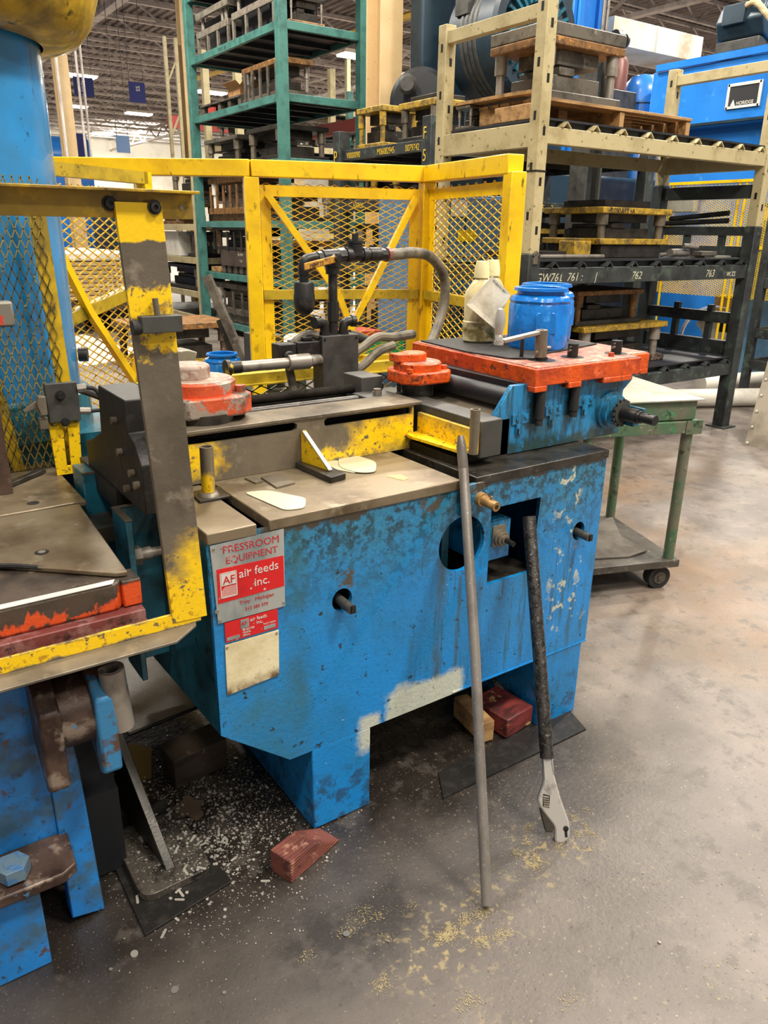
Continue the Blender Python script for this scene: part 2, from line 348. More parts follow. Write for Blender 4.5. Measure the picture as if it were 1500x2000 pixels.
CARTS = mat('cart_dark_steel', '56514a', .5, .35, [('3b3732', 8, .45, .64, {}), ('7d766b', 40, .6, .7, {})], .1, 110)
SHEET = mat('pale_worn_sheet', 'a5a192', .38, .2, [('8c8779', 5, .42, .66, {}), ('bdb9aa', 20, .6, .7, {})], .03, 60)
GREEN = mat('green_rack_paint', '457a72', .45, 0, [('35605a', 6, .45, .65, {}), ('25413e', 40, .64, .7, {}), ('6b8f86', 25, .66, .72, {})], .05, 40)
SHELFD = mat('dark_shelf_deck', '34363a', .5, .3, [('22242a', 4, .45, .65, {})], .05, 40)
CREAM = mat('cream_rack_paint', 'b8aa82', .5, 0, [('a09169', 5, .48, .66, {}), ('6f6244', 24, .63, .68, {}), ('3b3526', 60, .68, .72, {})], .1, 70)
CREAM2 = mat('cream_building_column_paint', 'c9ad80', .55, 0, [('c2a577', 4, .45, .65, {}), ('7d6038', 40, .66, .7, {})], .1, 60)
DRACK = mat('dark_rack_paint', '3c4040', .48, .15, [('2a2c2d', 6, .45, .65, {}), ('6d6858', 44, .67, .72, {}), ('4d5a50', 9, .55, .66, {})], .08, 70)
NAVY = mat('navy_machine_paint', '223744', .45, .1, [('182833', 3, .45, .65, {}), ('3c5260', 20, .66, .74, {})], .05, 30)
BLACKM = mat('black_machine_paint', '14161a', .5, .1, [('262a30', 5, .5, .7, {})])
PBLUE = mat('bright_blue_machine_paint', '2a7fd8', .3, 0, [('2470c2', 2, .45, .65, {}), ('5a9ce0', 5, .62, .75, {})], .03, 20, coat=.3)
DIEG = mat('grey_die_steel', '6e675d', .45, .3, [('4a453e', 6, .45, .65, {}), ('8f8778', 24, .6, .7, {}), ('3a2c20', 14, .62, .7, {})], .08, 90)
DIED = mat('dark_die_steel', '3d3934', .45, .45, [('26231f', 8, .45, .65, {}), ('6e675c', 40, .64, .72, {})], .08, 90)
DIEY = mat('yellow_painted_die_plate', 'b8942e', .5, .1, [('7a6434', 14, .46, .6, {}), ('d8b640', 30, .6, .7, {}), ('3c3222', 40, .6, .66, {})], .08, 90)
DIEO = mat('rusty_tan_die_plate', '8a6236', .55, .2, [('5c4630', 14, .45, .6, {}), ('c08a48', 26, .58, .68, {}), ('33291f', 50, .64, .7, {})], .08, 90)
ALU = mat('pale_aluminium_rail', 'a39a8c', .4, .5, [('7d746a', 10, .45, .65, {}), ('c4bdb0', 30, .6, .7, {})])
WHITE = mat('white_paint', 'e2ddd0', .5, 0, [('c6bfae', 4, .5, .7, {})])
DUCT = mat('cream_duct_paint', 'e0d8c0', .5, 0, [('c9bd9c', 2, .48, .66, {}), ('b07a3a', 4, .3, .5, {'box': (10.45,10.7,None,None,None,None,.1), 'amp': .1, 'amt': .6})])
REDB = mat('red_beam_paint', 'b8423a', .5, 0, [('8f302c', 4, .5, .7, {})])
OXBR = mat('red_brown_tank_paint', '7d5048', .4, .1, [('5c3a36', 8, .5, .68, {})], .05, 60)
TRUSS = mat('pale_grey_truss_paint', 'd2cac4', .6, 0, [('a89f9a', 3, .45, .65, {})])
DECKM = mat('roof_deck_paint', '837977', .7, 0, [('675e5c', 1.2, .45, .65, {})])
WALLM = mat('pale_hall_wall', 'd9d3c4', .7, 0, [('c2bbaa', .6, .45, .65, {})])
BANN = mat('navy_banner_cloth', '2a326e', .8)
BANL = mat('pale_blue_banner_cloth', '7d9cc8', .8)
LENS = mat('lit_lamp_lens', 'ffffff', .5, 0, emit=('fff4e0', 14.0))
GREENP = mat('green_tray_plastic', '2a8a52', .4)
PAPER = mat('white_paper_wrap', 'dcd6ca', .6, 0, [('b9b2a4', 3, .5, .7, {})])
TAN = mat('tan_board', 'bfa77e', .75, 0, [('9a8360', 8, .45, .64, {'stretch': (1,1,6)})])
GLASSD = mat('dark_sign_face', '3a3a3c', .3)
SLUGM = mat('bright_scrap_steel', 'b9b3a9', .28, .45)
SLUGG = mat('grey_scrap_steel', '85807a', .4, .4)
DUSTM = mat('pale_tan_absorbent', '978862', .9, 0, [('756a4e', 60, .5, .66, {})])
FLOORM = mat('oil_stained_concrete', '6f665f', .5, 0, [
    ('575049', 1.3, .42, .64, {}), ('857a6f', 5, .55, .72, {'amt': .6}),
    ('8d8277', 2.6, .45, .65, {'box': (1.3,None,-3,None,None,None,.7), 'amp': .3, 'amt': .7}),
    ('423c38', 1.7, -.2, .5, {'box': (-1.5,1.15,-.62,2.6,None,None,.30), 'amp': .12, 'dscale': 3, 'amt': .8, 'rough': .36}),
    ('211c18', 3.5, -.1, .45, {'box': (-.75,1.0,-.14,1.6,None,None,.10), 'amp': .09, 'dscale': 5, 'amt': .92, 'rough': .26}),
    ('2e2824', 9, .36, .5, {'box': [(-.12,.22,-.42,-.27,None,None,.04), (.55,1.0,-.2,-.05,None,None,.06)], 'amp': .07, 'dscale': 6, 'amt': .85}),
    ('7d5f3e', 1.1, .42, .62, {'box': (1.6,4.5,-.6,1.9,None,None,.4), 'amp': .2, 'amt': .6}),
    ('4c453f', 14, .55, .66, {'amt': .6}),
    ('8f7f58', 40, .55, .63, {'box': [(.05,.42,-.56,-.38,None,None,.05), (.5,.74,-.48,-.32,None,None,.05), (-.3,.22,-.82,-.66,None,None,.07)], 'amp': .07, 'dscale': 6, 'amt': .8, 'rough': .8}),
    ('9a8c70', 70, .62, .70, {'box': (.1,3.5,-1.6,1.6,None,None,.4), 'amt': .6, 'rough': .7}),
    ('2b2622', 90, .60, .70, {'amt': .7}),
    ('8d8279', 170, .62, .72, {'amt': .6}),
], .3, 70)
# ================================================================ setting: floor
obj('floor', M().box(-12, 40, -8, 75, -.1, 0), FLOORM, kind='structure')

# ================================================================ blue feed cabinet
cab = thing('feed_cabinet', 'battered blue steel cabinet with nameplates, round hole and two shafts on its front', 'machine', (.5, .3, .01))
fp = holeplate([(-.115,.905), (-.115,.405), (.065,.26), (1.168,.268), (1.169,.905)],
    [circ(.606, .74, .08, 32), [(.707,.59), (.707,.822), (.897,.822), (.885,.59)], circ(.223, .673, .029, 20, .031), circ(1.076, .679, .026, 20, .03)],
    .012, (0,0,0), (1,0,0), (0,0,1))
fp.materials.append(CAB); obj('front_panel', fp, None, cab)
obj('side_panel', M().prism([(-.115,.012,.905), (-.115,.75,.905), (-.115,.75,.36), (-.115,.012,.405)], (.012,0,0)), TEAL, cab)  # darker than the front: shade of the left end put into its colour
obj('side_panel', M().box(1.157, 1.169, .012, .75, .268, .905), CAB, cab)
obj('back_panel', M().box(-.103, 1.157, .738, .75, .27, .905), CAB, cab)
obj('bottom_panel', M().prism([(-.103,.012,.40), (.065,.012,.265), (1.157,.012,.275), (1.157,.012,.285), (.07,.012,.275), (-.103,.012,.41)], (0,.72,0)), TEAL, cab)
obj('inner_shelf', M().box(.70, .91, .012, .3, .578, .588), STEELD, cab)
obj('inner_bracket', M().box(.60, .625, .08, .3, .62, .86).box(.535,.55,.1,.3,.62,.86), TEAL, cab)
for x0, x1 in ((.13, .312), (.977, 1.152)):
    obj('leg', M().box(x0, x1, .0, .52, .002, .268 if x0 > .5 else .262), CAB, cab, .004)
obj('seam_strip', M().box(.60, 1.168, -.003, .0, .268, .272), CAB, cab)
obj('top_plate', M().box(.03, .592, -.004, .36, .898, .925), TABLE, cab, .003)
obj('top_plate', M().box(-.118, .0, -.004, .36, .895, .922), TABLE, cab, .003)
obj('top_plate', M().box(.64, 1.171, -.006, .75, .9, .925), STEELD, cab, .003)
obj('tee_slot', M().box(0, .03, .0, .36, .86, .87).box(.592, .64, .0, .36, .86, .87), BLACK, cab)
obj('top_plate', M().box(-.118, .64, .362, .75, .895, .92), STEELD, cab)
obj('mounting_block', M().box(.588, .665, -.014, .0, .825, .912), CAB, cab, .003, label='small blue raised block under the slot')
pn = obj('locating_pin', M().cyl((.648,-.014,.867), (.648,-.03,.867), .019, 14).cyl((.648,-.03,.867), (.648,-.082,.863), .0135, 14).cyl((.648,-.06,.878), (.648,-.06,.886), .004, 8), BRASS, cab, label='tan steel locating pin')
obj('pin_bore', M().cyl((.648,-.083,.863), (.648,-.0815,.863), .006, 10), BLACK, pn)
# two slotted shafts poking through the small holes
for x, z in ((.223, .673), (1.076, .679)):
    s = obj('slotted_shaft', M().cyl((x,.09,z), (x,-.045,z-.008), .0125, 14).cyl((x,-.02,z-.006), (x,-.024,z-.006), .014, 14), DGREY, cab, label='grey slotted adjusting shaft')
    obj('shaft_slot', M().bx((x+.004,-.046,z-.008), (.012,.006,.02)), BLACK, s)
    obj('bearing_cup', M().pipe((x,.012,z), (x,.1,z), .034, .03, 20).cyl((x,.1,z), (x,.104,z), .034, 20), BLACK, cab)
# gearbox seen through the rectangular opening
gb = obj('gearbox', M().box(.70, .815, .03, .3, .645, .765).box(.715,.80,.03,.25,.765,.772).box(.735,.76,.06,.2,.772,.81), CAB, cab, .004)
obj('bearing_flange', M().box(.742,.79,.024,.031,.69,.752).lathe([(.025,0),(.025,.012),(.02,.012),(.02,.022),(.013,.022),(.013,.03)], (.768,.026,.716), (0,-1,0), 20), STEEL, gb)
obj('adjusting_screw', M().cyl((.768,.0,.716), (.768,-.035,.714), .008, 10), IRON, gb)
# nameplates
np_ = obj('nameplate', M().prism([(-.112,-.002,.893), (.066,-.002,.897), (.063,-.002,.702), (-.105,-.002,.703)], (0,-.002,0)), PLATEW, cab, label='aluminium nameplate with red print')
obj('red_band', M().prism([(-.101,-.0042,.835), (.0625,-.0042,.832), (.062,-.0042,.755), (-.102,-.0042,.752)], (0,-.0006,0)), PLATER, np_)
txt('PRESSROOM', .0245, (-.085,-.0045,.8695), (1,0,-.01), (0,0,1), REDP, np_, sx=1.02)
txt('EQUIPMENT', .0235, (-.079,-.0045,.8435), (1,0,0), (0,0,1), REDP, np_, sx=1.0)
txt('air feeds', .029, (-.05,-.0052,.803), (1,0,0), (0,0,1), WHITEP, np_, sx=1.0)
txt('inc.', .029, (-.014,-.0052,.773), (1,0,0), (0,0,1), WHITEP, np_, sx=1.0)
lg = M().box(-.094,-.056,-.0056,-.0049,.763,.766)
lg.box(-.094,-.056,-.0056,-.0049,.822,.824).box(-.095,-.093,-.0056,-.0049,.763,.824).box(-.057,-.055,-.0056,-.0049,.763,.824)
for k in range(13):
    u = -.094 + k*.0038
    lg.bar((max(-.093,u-.012),-.0052,.766 if u-.012 > -.093 else .766-(u-.012+.093)), (min(-.057,u+.012),-.0052,.766+.024 if u+.012 < -.057 else .766+(-.057-(u-.012))), .0012, .0006)
lg.box(-.092,-.058,-.0056,-.0049,.793,.821)
obj('logo', lg, WHITEP, np_)
txt('AF', .027, (-.0885,-.0062,.797), (1,0,0), (0,0,1), PLATER, np_, sx=.95)
txt('Troy   Michigan', .0125, (-.052,-.0045,.737), (1,0,0), (0,0,1), REDP, np_, sx=1.1)
txt('\u00b7 313 585 370', .0115, (-.045,-.0045,.718), (1,0,0), (0,0,1), REDP, np_)
obj('rivet', M().cyl((-.105,-.004,.885),(-.105,-.007,.885),.003,8).cyl((.06,-.004,.712),(.06,-.007,.712),.003,8).cyl((-.1,-.004,.71),(-.1,-.007,.71),.003,8).cyl((-.107,-.004,.735),(-.107,-.007,.735),.005,8), STEELB, np_, kind='stuff')
n2 = obj('nameplate', M().box(-.09, .043, -.004, -.001, .65, .70), PLATER, cab, label='small red data plate')
obj('data_field', M().box(-.052,-.031,-.005,-.0041,.675,.697).box(-.087,-.055,-.005,-.0041,.654,.662).box(.006,.036,-.005,-.0041,.655,.664), PLATEW, n2)
txt('AF', .013, (-.051,-.0054,.683), (1,0,0), (0,0,1), PLATER, n2)
txt('air feeds', .0125, (-.028,-.0045,.687), (1,0,0), (0,0,1), WHITEP, n2)
txt('inc.', .012, (-.013,-.0045,.676), (1,0,0), (0,0,1), WHITEP, n2)
txt('TROY MICH', .006, (.004,-.0045,.668), (1,0,0), (0,0,1), WHITEP, n2)
for k, s in enumerate(('PATENTED', 'MODEL', 'SERIAL')): txt(s, .0062, (-.048,-.0045,.668-k*.007), (1,0,0), (0,0,1), WHITEP, n2)
n3 = obj('nameplate', M().prism([(-.092,-.001,.643), (.044,-.001,.643), (.041,-.001,.522), (-.094,-.001,.512)], (0,-.003,0)), PLATEC, cab, label='blank cream painted plate')
obj('rivet', M().cyl((-.088,-.004,.637),(-.088,-.006,.637),.003,8).cyl((.038,-.004,.637),(.038,-.006,.637),.003,8).cyl((.037,-.004,.53),(.037,-.006,.53),.003,8), STEELB, n3, kind='stuff')

# ================================================================ feed unit on top of the cabinet
fu = thing('feed_unit', 'steel slide feed with rods, grippers and orange cover plate on the blue cabinet', 'machine', (.5, .4, .926))
pl_ = holeplate([(-.12,.926), (.672,.926), (.672,1.056), (-.12,1.056)], [[(-.10,1.028), (.27,1.028), (.281,1.034), (.281,1.046), (.27,1.052), (-.10,1.052)], [(.375,1.028), (.665,1.03), (.665,1.052), (.375,1.052), (.366,1.046), (.366,1.034)]],
    .014, (0,.325,0), (1,0,0), (0,0,1))
pl_.materials.append(FLAKP); obj('side_rail', pl_, None, fu)
obj('rail_cover', M().box(-.12, .70, .32, .445, 1.056, 1.066), STEEL, fu, .002)
obj('rail_core', M().box(-.12, .70, .40, .44, .926, 1.056).box(-.12,.70,.62,.66,.926,1.05), BLACK, fu)
obj('guide_rod', M().cyl((-.1,.5,1.052), (.66,.5,1.052), .0125, 20), STEELD, fu)
th = M()
for k in range(120): th.cyl((.17+k*.0046,.58,1.068), (.17+k*.0046+.0023,.58,1.068), .0115, 12, .0145, False).cyl((.17+k*.0046+.0023,.58,1.068), (.17+(k+1)*.0046,.58,1.068), .0145, 12, .0115, False)
obj('threaded_rod', th.cyl((.722,.58,1.068),(.728,.58,1.068),.0145,12), STEELD, fu)
obj('rod_support', M().box(.585,.7,.445,.53,1.02,1.066).box(.62,.70,.53,.64,1.0,1.11), DGREY, fu, .003)
obj('hex_nut', M().lathe([(.014,0),(.014,.012),(.012,.012),(.012,.02),(.009,.02)], (.632,.46,1.066), n=14), STEELB, fu)
# left end block
pts = [(-.2,.31,1.18), (-.2,.10,1.18), (-.2,.10,1.105), (-.2,.06,1.09), (-.2,.02,1.05), (-.2,.02,.935), (-.2,.5,.935), (-.2,.5,1.0), (-.2,.43,1.02), (-.2,.33,1.06)]
eb = obj('end_block', M().prism([(p[0], p[1]+.12, p[2]) for p in pts], (.085,0,0)), BLACK, fu, .003)
bl_ = M()
for y, z in ((.30,1.12), (.28,1.05), (.20,1.02), (.17,1.0), (.25,.97)): bl_.cyl((-.2,y,z), (-.212,y,z), .009, 10)
obj('cap_screw', bl_, STEEL, eb, kind='stuff')
obj('guide_bush', M().pipe((-.14,.17,1.10), (-.14,.17,1.14), .02, .012, 16), STEELB, eb)
obj('gusset_plate', M().box(-.203,-.125,.36,.7,.88,.935), BLACK, fu)
# right cross block, yellow angle with hollow tube
obj('cross_block', M().prism([(.706,.337,1.055), (.706,.06,1.055), (.784,.06,1.055), (.784,.6,1.055), (.706,.6,1.055)], (0,0,-.105)), DGREY, fu, .003)
obj('cross_foot', M().box(.66,.79,.113,.6,.926,.95), BLACK, fu)
obj('bearing_plate', M().box(.79,.86,.113,.6,.926,1.035), DGREY, fu)
ya = obj('angle_bracket', M().prism([(.69,.33,.972),(.69,.33,1.032),(.69,.075,1.032),(.69,.066,1.024),(.69,.066,.972)], (.014,0,0)), FLAKP, fu, .002, label='yellow angle bracket')
obj('angle_flange', M().prism([(.69,.33,.966),(.645,.32,.966),(.637,.29,.966),(.655,.10,.966),(.69,.066,.966)], (0,0,.008)), FLAKG, ya)
obj('hollow_tube', M().pipe((.683,.062,.968), (.683,.062,1.092), .0135, .010, 18), FLAKT2, ya)
# moving gripper (orange) and fixed gripper (chipped red and grey)
def gripper(cx, cy, z0, r, ma, mt, lab, sgn=1, big=False):
    g = obj('gripper_head', M().prism([(cx+a*r, cy+b*r, z0) for a, b in ((-1.05,-.5),(-.6,-1.02),(.75,-1.05),(1.1,-.7),(1.1,.6),(.7,1.05),(-.7,1.0),(-1.05,.5))], (0,0,r*.46)), ma, fu, .006, label=lab)
    obj('cover_disc', M().lathe([(r*.92,0),(r*.92,r*.26),(r*.86,r*.31),(.0001,r*.32)], (cx,cy,z0+r*.46), n=28), ma, g)
    obj('disc_face', M().lathe([(r*.84,0),(.0001,.002)], (cx,cy,z0+r*.775), n=28), mt, g)
    obj('pivot_boss', M().lathe([(r*.5,0),(r*.5,r*.28),(r*.44,r*.33),(.0001,r*.33)], (cx-r*.12*sgn,cy+r*.1,z0+r*.77), n=22).prism([(cx-r*.15,cy+r*.3,z0+r*.77),(cx-r*1.0,cy+r*.5,z0+r*.77),(cx-r*1.0,cy-r*.1,z0+r*.77),(cx-r*.15,cy-r*.3,z0+r*.77)], (0,0,r*.3)), mt if big else ma, g, .003)
    s = M()
    for a, b in ((1.0,-.55),(.55,.95),(-.9,-.7)): s.cyl((cx+a*r*.9,cy+b*r*.9,z0+r*.46),(cx+a*r*.9,cy+b*r*.9,z0+r*.6),r*.13,10)
    obj('cap_screw', s, ma, g, kind='stuff')
    obj('spindle', M().cyl((cx,cy,z0-.045),(cx,cy,z0),r*.62,20), STEELD, g)
    return g
gripper(.79, .47, 1.095, .082, ORANGE, ORTOP, 'moving gripper head thick with orange paint')
gripper(.06, .47, 1.082, .112, GRIP, GRIPT, 'fixed gripper head with chipped red paint', 1, True)
obj('gripper_foot', M().cyl((.06,.42,1.066),(.06,.42,1.09),.075,24).prism([(.13,.42,1.066),(.165,.40,1.066),(.175,.48,1.066),(.13,.5,1.066)], (0,0,.02)).cyl((.15,.43,1.02),(.15,.43,1.075),.018,12,.028), STEELD, fu)
obj('gripper_foot', M().box(.755,.825,.43,.53,1.055,1.1), DGREY, fu)
# blue end plate, body, trough
ep = obj('end_plate', M().prism([(.785,.113,.927), (.79,.113,1.035), (.862,.113,1.13), (1.39,.113,1.13), (1.39,.113,1.10), (1.352,.113,1.07), (1.352,.113,.927)], (0,.016,0)), FEEDB, fu, .002, label='blue end plate')
obj('housing', M().box(.90,1.35,.129,.7,.927,1.13), BLACKM, fu)
obj('trough', M().prism([(.79,.129,1.035),(.86,.129,1.04),(.90,.129,1.06),(.90,.129,1.02),(.79,.129,1.02)], (0,.5,0)), STEEL, fu)
obj('roller', M().cyl((.885,.14,1.085),(.885,.66,1.085),.03,20), BLACKM, fu)
obj('wing_nut', M().bx((.87,.45,1.08),(.012,.012,.03)).bx((.87,.45,1.08),(.012,.03,.01)), BRASS, fu)
for x, z in ((.90,1.015), (1.035,1.025), (1.175,1.04)):
    c = obj('latch_clip', M().box(x-.033,x+.033,.108,.113,z,z+.03).box(x-.016,x+.008,.106,.113,z-.03,z), FEEDB, ep, .001)
    obj('screw', M().cyl((x-.012,.108,z+.016),(x-.012,.104,z+.016),.007,10).cyl((x+.02,.108,z+.02),(x+.02,.104,z+.02),.007,10), FEEDB, c, kind='stuff')
    obj('latch_hook', M().box(x-.014,x-.006,.1055,.108,z-.03,z-.012), BLACK, c)
for x, z in ((.965,1.05), (1.11,1.06)):
    obj('hanging_stud', M().cyl((x,.098,z-.025),(x,.098,1.13),.0145,12).cyl((x,.098,z-.045),(x,.098,z-.025),.012,12), RUBBER, fu)
# drive flange, sprocket and shaft pointing to the aisle
dr = obj('drive_flange', M().lathe([(.062,0),(.062,.012),(.052,.012),(.052,.03),(.03,.032)], (1.292,.113,1.012), (0,-1,0), 28), FEEDB, fu)
sp = M()
for k in range(14):
    a = 2*pi*k/14; sp.bar((1.292+.03*cos(a),.062,1.012+.03*sin(a)), (1.292+.044*cos(a),.062,1.012+.044*sin(a)), .009, .008, (0,1,0))
obj('sprocket', sp.cyl((1.292,.068,1.012),(1.292,.056,1.012),.036,24), DGREY, dr)
obj('drive_shaft', M().cyl((1.292,.1,1.012),(1.292,-.002,1.012),.022,18).cyl((1.292,-.002,1.012),(1.292,-.014,1.012),.019,18).cyl((1.292,-.014,1.012),(1.292,-.065,1.012),.0155,18).cyl((1.292,-.04,1.02),(1.292,-.04,1.03),.004,8), IRON, dr)
obj('key_bar', M().box(1.315,1.33,.0,.07,1.02,1.033).box(1.30,1.33,.02,.1,.975,.995), TEAL, dr)
# orange cover plate
cpo = [(.92,.083), (1.385,.083), (1.392,.134), (1.492,.134), (1.512,.35), (1.50,.72), (.952,.72)]
cv = obj('cover_plate', M().prism([(x,y,1.124) for x, y in cpo], (0,0,.052)), ORANGE, fu, .004, label='thick orange cover plate')
obj('cover_top', M().prism([(.926+.004,.09,1.1755), (1.38,.09,1.1755), (1.387,.14,1.1755), (1.487,.14,1.1755), (1.506,.35,1.1755), (1.495,.713,1.1755), (.958,.713,1.1755)], (0,0,.0025)), ORTOP, cv)
for x0, x1, y in ((.92,.97,.083), (1.06,1.115,.083), (1.215,1.345,.083), (1.43,1.49,.134)):
    obj('cover_lug', M().box(x0,x1,y-.002,y+.06,1.108,1.126), ORANGE, cv, .003)
obj('cover_rim', M().prism([(.922,.086,1.113),(.952,.72,1.113),(.965,.72,1.113),(.935,.086,1.113)], (0,0,.012)), ORANGE, cv)
for x, y, r, h in ((1.018,.245,.006,.06), (1.183,.189,.0165,.042), (1.369,.173,.017,.042), (1.051,.192,.019,.01)):
    st = obj('stud', M().cyl((x,y,1.177),(x,y,1.177+h),r,14).cyl((x,y,1.177),(x,y,1.1785),r*2.2,18), IRON, cv)
    if h == .042: obj('cross_pin', M().cyl((x-.03,y-.01,1.2),(x+.03,y+.01,1.2),.004,8).cyl((x-.026,y-.01,1.211),(x+.026,y+.01,1.211),.0025,8), STEEL, st)
obj('stud', M().cyl((1.30,.135,1.177),(1.30,.135,1.19),.009,10), ORANGE, cv)

# rubber mat on the cover, crank, pails and jugs on it
solo('rubber_mat', M().prism([(.975,.70,1.179), (.945,.42,1.179), (.97,.25,1.179), (1.03,.205,1.179), (1.156,.27,1.179), (1.30,.30,1.179), (1.475,.345,1.179), (1.44,.66,1.179), (1.2,.69,1.179)], (0,0,.004)), RUBBER,
    'frayed black rubber mat under the jugs and pails on the orange plate', 'mat')
cr = thing('hand_crank', 'steel hand crank with turned handle standing on the orange plate', 'crank', (1.051,.192,1.187))
obj('socket', M().pipe((1.046,.192,1.188),(1.042,.192,1.268),.0185,.008,18).cyl((1.046,.192,1.19),(1.042,.192,1.266),.0125,14), STEEL, cr)
obj('set_screw', M().cyl((1.062,.186,1.215),(1.073,.18,1.215),.005,8), STEELB, cr); obj('set_screw', M().cyl((1.03,.19,1.203),(1.014,.184,1.203),.006,8), STEELB, cr)
obj('arm', M().bar((1.042,.192,1.262),(.885,.192,1.244),.02,.012), STEELB, cr, .003)
obj('handle', M().lathe([(.008,0),(.012,.004),(.011,.014),(.008,.02),(.013,.035),(.0155,.055),(.013,.08),(.009,.092),(.0001,.096)], (.872,.192,1.243), n=18).cyl((.872,.192,1.235),(.872,.192,1.245),.014,16), CHROME, cr)
hh = M()
pr = [(.094,.0),(.1,.012),(.1,.135),(.096,.142),(.1,.15),(.094,.162),(.076,.17),(.076,.182),(.086,.184),(.086,.19),(.076,.192),(.07,.19),(.07,.165),(.085,.15),(.09,.13),(.09,.01),(.0001,.008)]
def pail(x, y, z, rz, label, prof=pr, dents=True, group='blue plastic pails'):
    p = thing('plastic_pail', label, 'pail', (x,y,z), rz, group, True)
    m = M().lathe(prof, n=48)
    if dents:                                            # pressed flats and dimples around the shoulder
        for i, q in enumerate(m.v):
            q = V(q); a = math.atan2(q.y, q.x); r = sqrt(q.x**2+q.y**2)
            if r > .085 and .012 < q.z < .17:
                f = 1 - .045*max(0, cos(6*a))*(1 if q.z < .13 else 1.9)
                if q.z < .03: f *= .985
                m.v[i] = (q.x*f, q.y*f, q.z)
    obj('body', m, PLASB, p)
    obj('rim_ring', M().lathe([(.08,.1795),(.0885,.181),(.0885,.1835),(.08,.185)], n=40, cap=False), PLASB, p)
    obj('front_recess', M().prism([(-.035,-.0985,.05),(.035,-.0985,.05),(.035,-.0985,.11),(.025,-.0985,.12),(-.025,-.0985,.12),(-.035,-.0985,.11)], (0,.012,0)), PLASB, p, .004)
    return p
pail(1.222, .385, 1.184, -.55, 'blue plastic screw-neck pail standing nearest the hand crank')
pail(1.392, .525, 1.184, .3, 'blue plastic pail half hidden behind the pail by the crank')
def jug(x, y, z, rz, label):
    j = thing('plastic_jug', label, 'jug', (x,y,z), rz, 'grimy cream jugs', True)
    def ring(hx, hy, zz, n=24, e=3.2):
        return [(hx*math.copysign(abs(cos(2*pi*i/n))**(2/e), cos(2*pi*i/n)), hy*math.copysign(abs(sin(2*pi*i/n))**(2/e), sin(2*pi*i/n)), zz) for i in range(n)]
    m = M().rings([ring(.046,.036,0), ring(.054,.043,.006), ring(.056,.045,.03), ring(.056,.045,.068), ring(.053,.042,.072), ring(.054,.043,.15), ring(.052,.042,.165), ring(.03,.028,.198), ring(.022,.022,.207,e=2), ring(.02,.02,.225,e=2)])
    obj('body', m, JUGM, j)
    obj('cap', M().lathe([(.026,.212),(.026,.232),(.021,.262),(.02,.266),(.0001,.267)], n=20), JUGC, j)
    obj('handle', M().tube([(.03,.0,.195),(.055,.0,.19),(.066,.0,.165),(.062,.0,.13),(.05,.0,.11)], .009, 8), JUGM, j)
    return j
j1 = jug(1.13, .575, 1.184, -.6, 'grimy cream plastic jug with a card tag round its neck')
jug(1.25, .655, 1.184, .5, 'cream plastic jug standing behind the tagged jug')
tg = M(); tp = [V((1.123,.515,1.405)), V((1.205,.508,1.345)), V((1.13,.495,1.235)), V((1.03,.53,1.315))]
tg.prism(tp, (.0015,.0022,0)); t_ = solo('card_tag', tg, CARD, 'grubby square card tag with handwriting hung on the jug', 'tag')
ux = (tp[1]-tp[0]).normalized(); un = ux.cross(tp[3]-tp[0]).normalized(); uy = un.cross(ux).normalized()
if un.y > 0: un = -un
def handwriting(s, size, p, xd, ud, ma, par, nm='handwriting'): return txt(s, size, p, xd, ud, ma, par, nm, shear=.25)
handwriting('R2 whole P.c.c BLU', .0085, tp[0]+ux*.012-uy*.0 - (tp[0]-tp[3]).normalized()*.012+un*.0025, ux, (tp[0]-tp[3]).normalized(), INK, t_)

# ================================================================ loose pieces on the table
def blank(pts, z, label, ma=BLANK, th=.0015, group='metal blanks on the table'):
    return solo('sheet_blank', M().prism([(x,y,z) for x, y in pts], (0,0,th)), ma, label, 'metal blank', group)
def rounded(pts, r=.02, n=4):
    out = []; k = len(pts)
    for i in range(k):
        p, a, b = V(pts[i]), V(pts[i-1]), V(pts[(i+1) % k]); rr = min(r, (a-p).length*.45, (b-p).length*.45)
        s, e = p+(a-p).normalized()*rr, p+(b-p).normalized()*rr
        for j in range(n+1):
            t = j/n; out.append(tuple(s*(1-t)**2 + p*2*t*(1-t) + e*t*t))
    return out
blank(rounded([(.062,.2), (.088,.03), (.135,.02), (.172,.082), (.118,.186)], .018), .926, 'pale rounded sheet metal blank nearest the front edge of the table')
blank(rounded([(.345,.27), (.385,.19), (.425,.30), (.39,.335), (.36,.335)], .015), .926, 'pale sheet blank lying partly under the larger one by the gusset')
blank(rounded([(.37,.255), (.388,.185), (.43,.165), (.488,.245), (.475,.335), (.42,.34)], .03), .928, 'larger pale rounded blank lying over another by the gusset')
blank([(.15,.285), (.146,.187), (.204,.198), (.208,.29)], .926, 'square dull grey steel plate lying flat beside the gusset', STEEL, .004)
blank([(.112,.305), (.118,.25), (.142,.255), (.138,.30)], .926, 'narrow grey steel offcut beside the square grey plate', STEEL, .003)
solo('tape_scrap', M().prism([(.44,.128,.9255), (.458,.075,.9255), (.478,.082,.9255), (.482,.118,.9255), (.468,.125,.9255)], (0,0,.0006)), mat('yellow_tape', 'd9c25c', .5), 'small torn scrap of yellow tape stuck on the table', 'tape')
gs = thing('guide_gusset', 'triangular flaking yellow gusset welded on a small steel base plate', 'bracket', (.3,.26,.926))
obj('base_plate', M().prism([(.272,.322,.926), (.282,.152,.926), (.335,.162,.926), (.335,.322,.926)], (0,0,.016)), STEELD, gs, .002)
obj('web', M().prism([(.290,.32,.942), (.290,.32,1.03), (.290,.308,1.03), (.305,.2,.944)], (.009,.001,0)), FLAKG, gs)
obj('bright_edge', M().bar((.294,.31,1.029),(.309,.197,.946),.011,.003), mat('ground_white_edge', 'e8e2da', .3, .3), gs, label='bright ground edge')
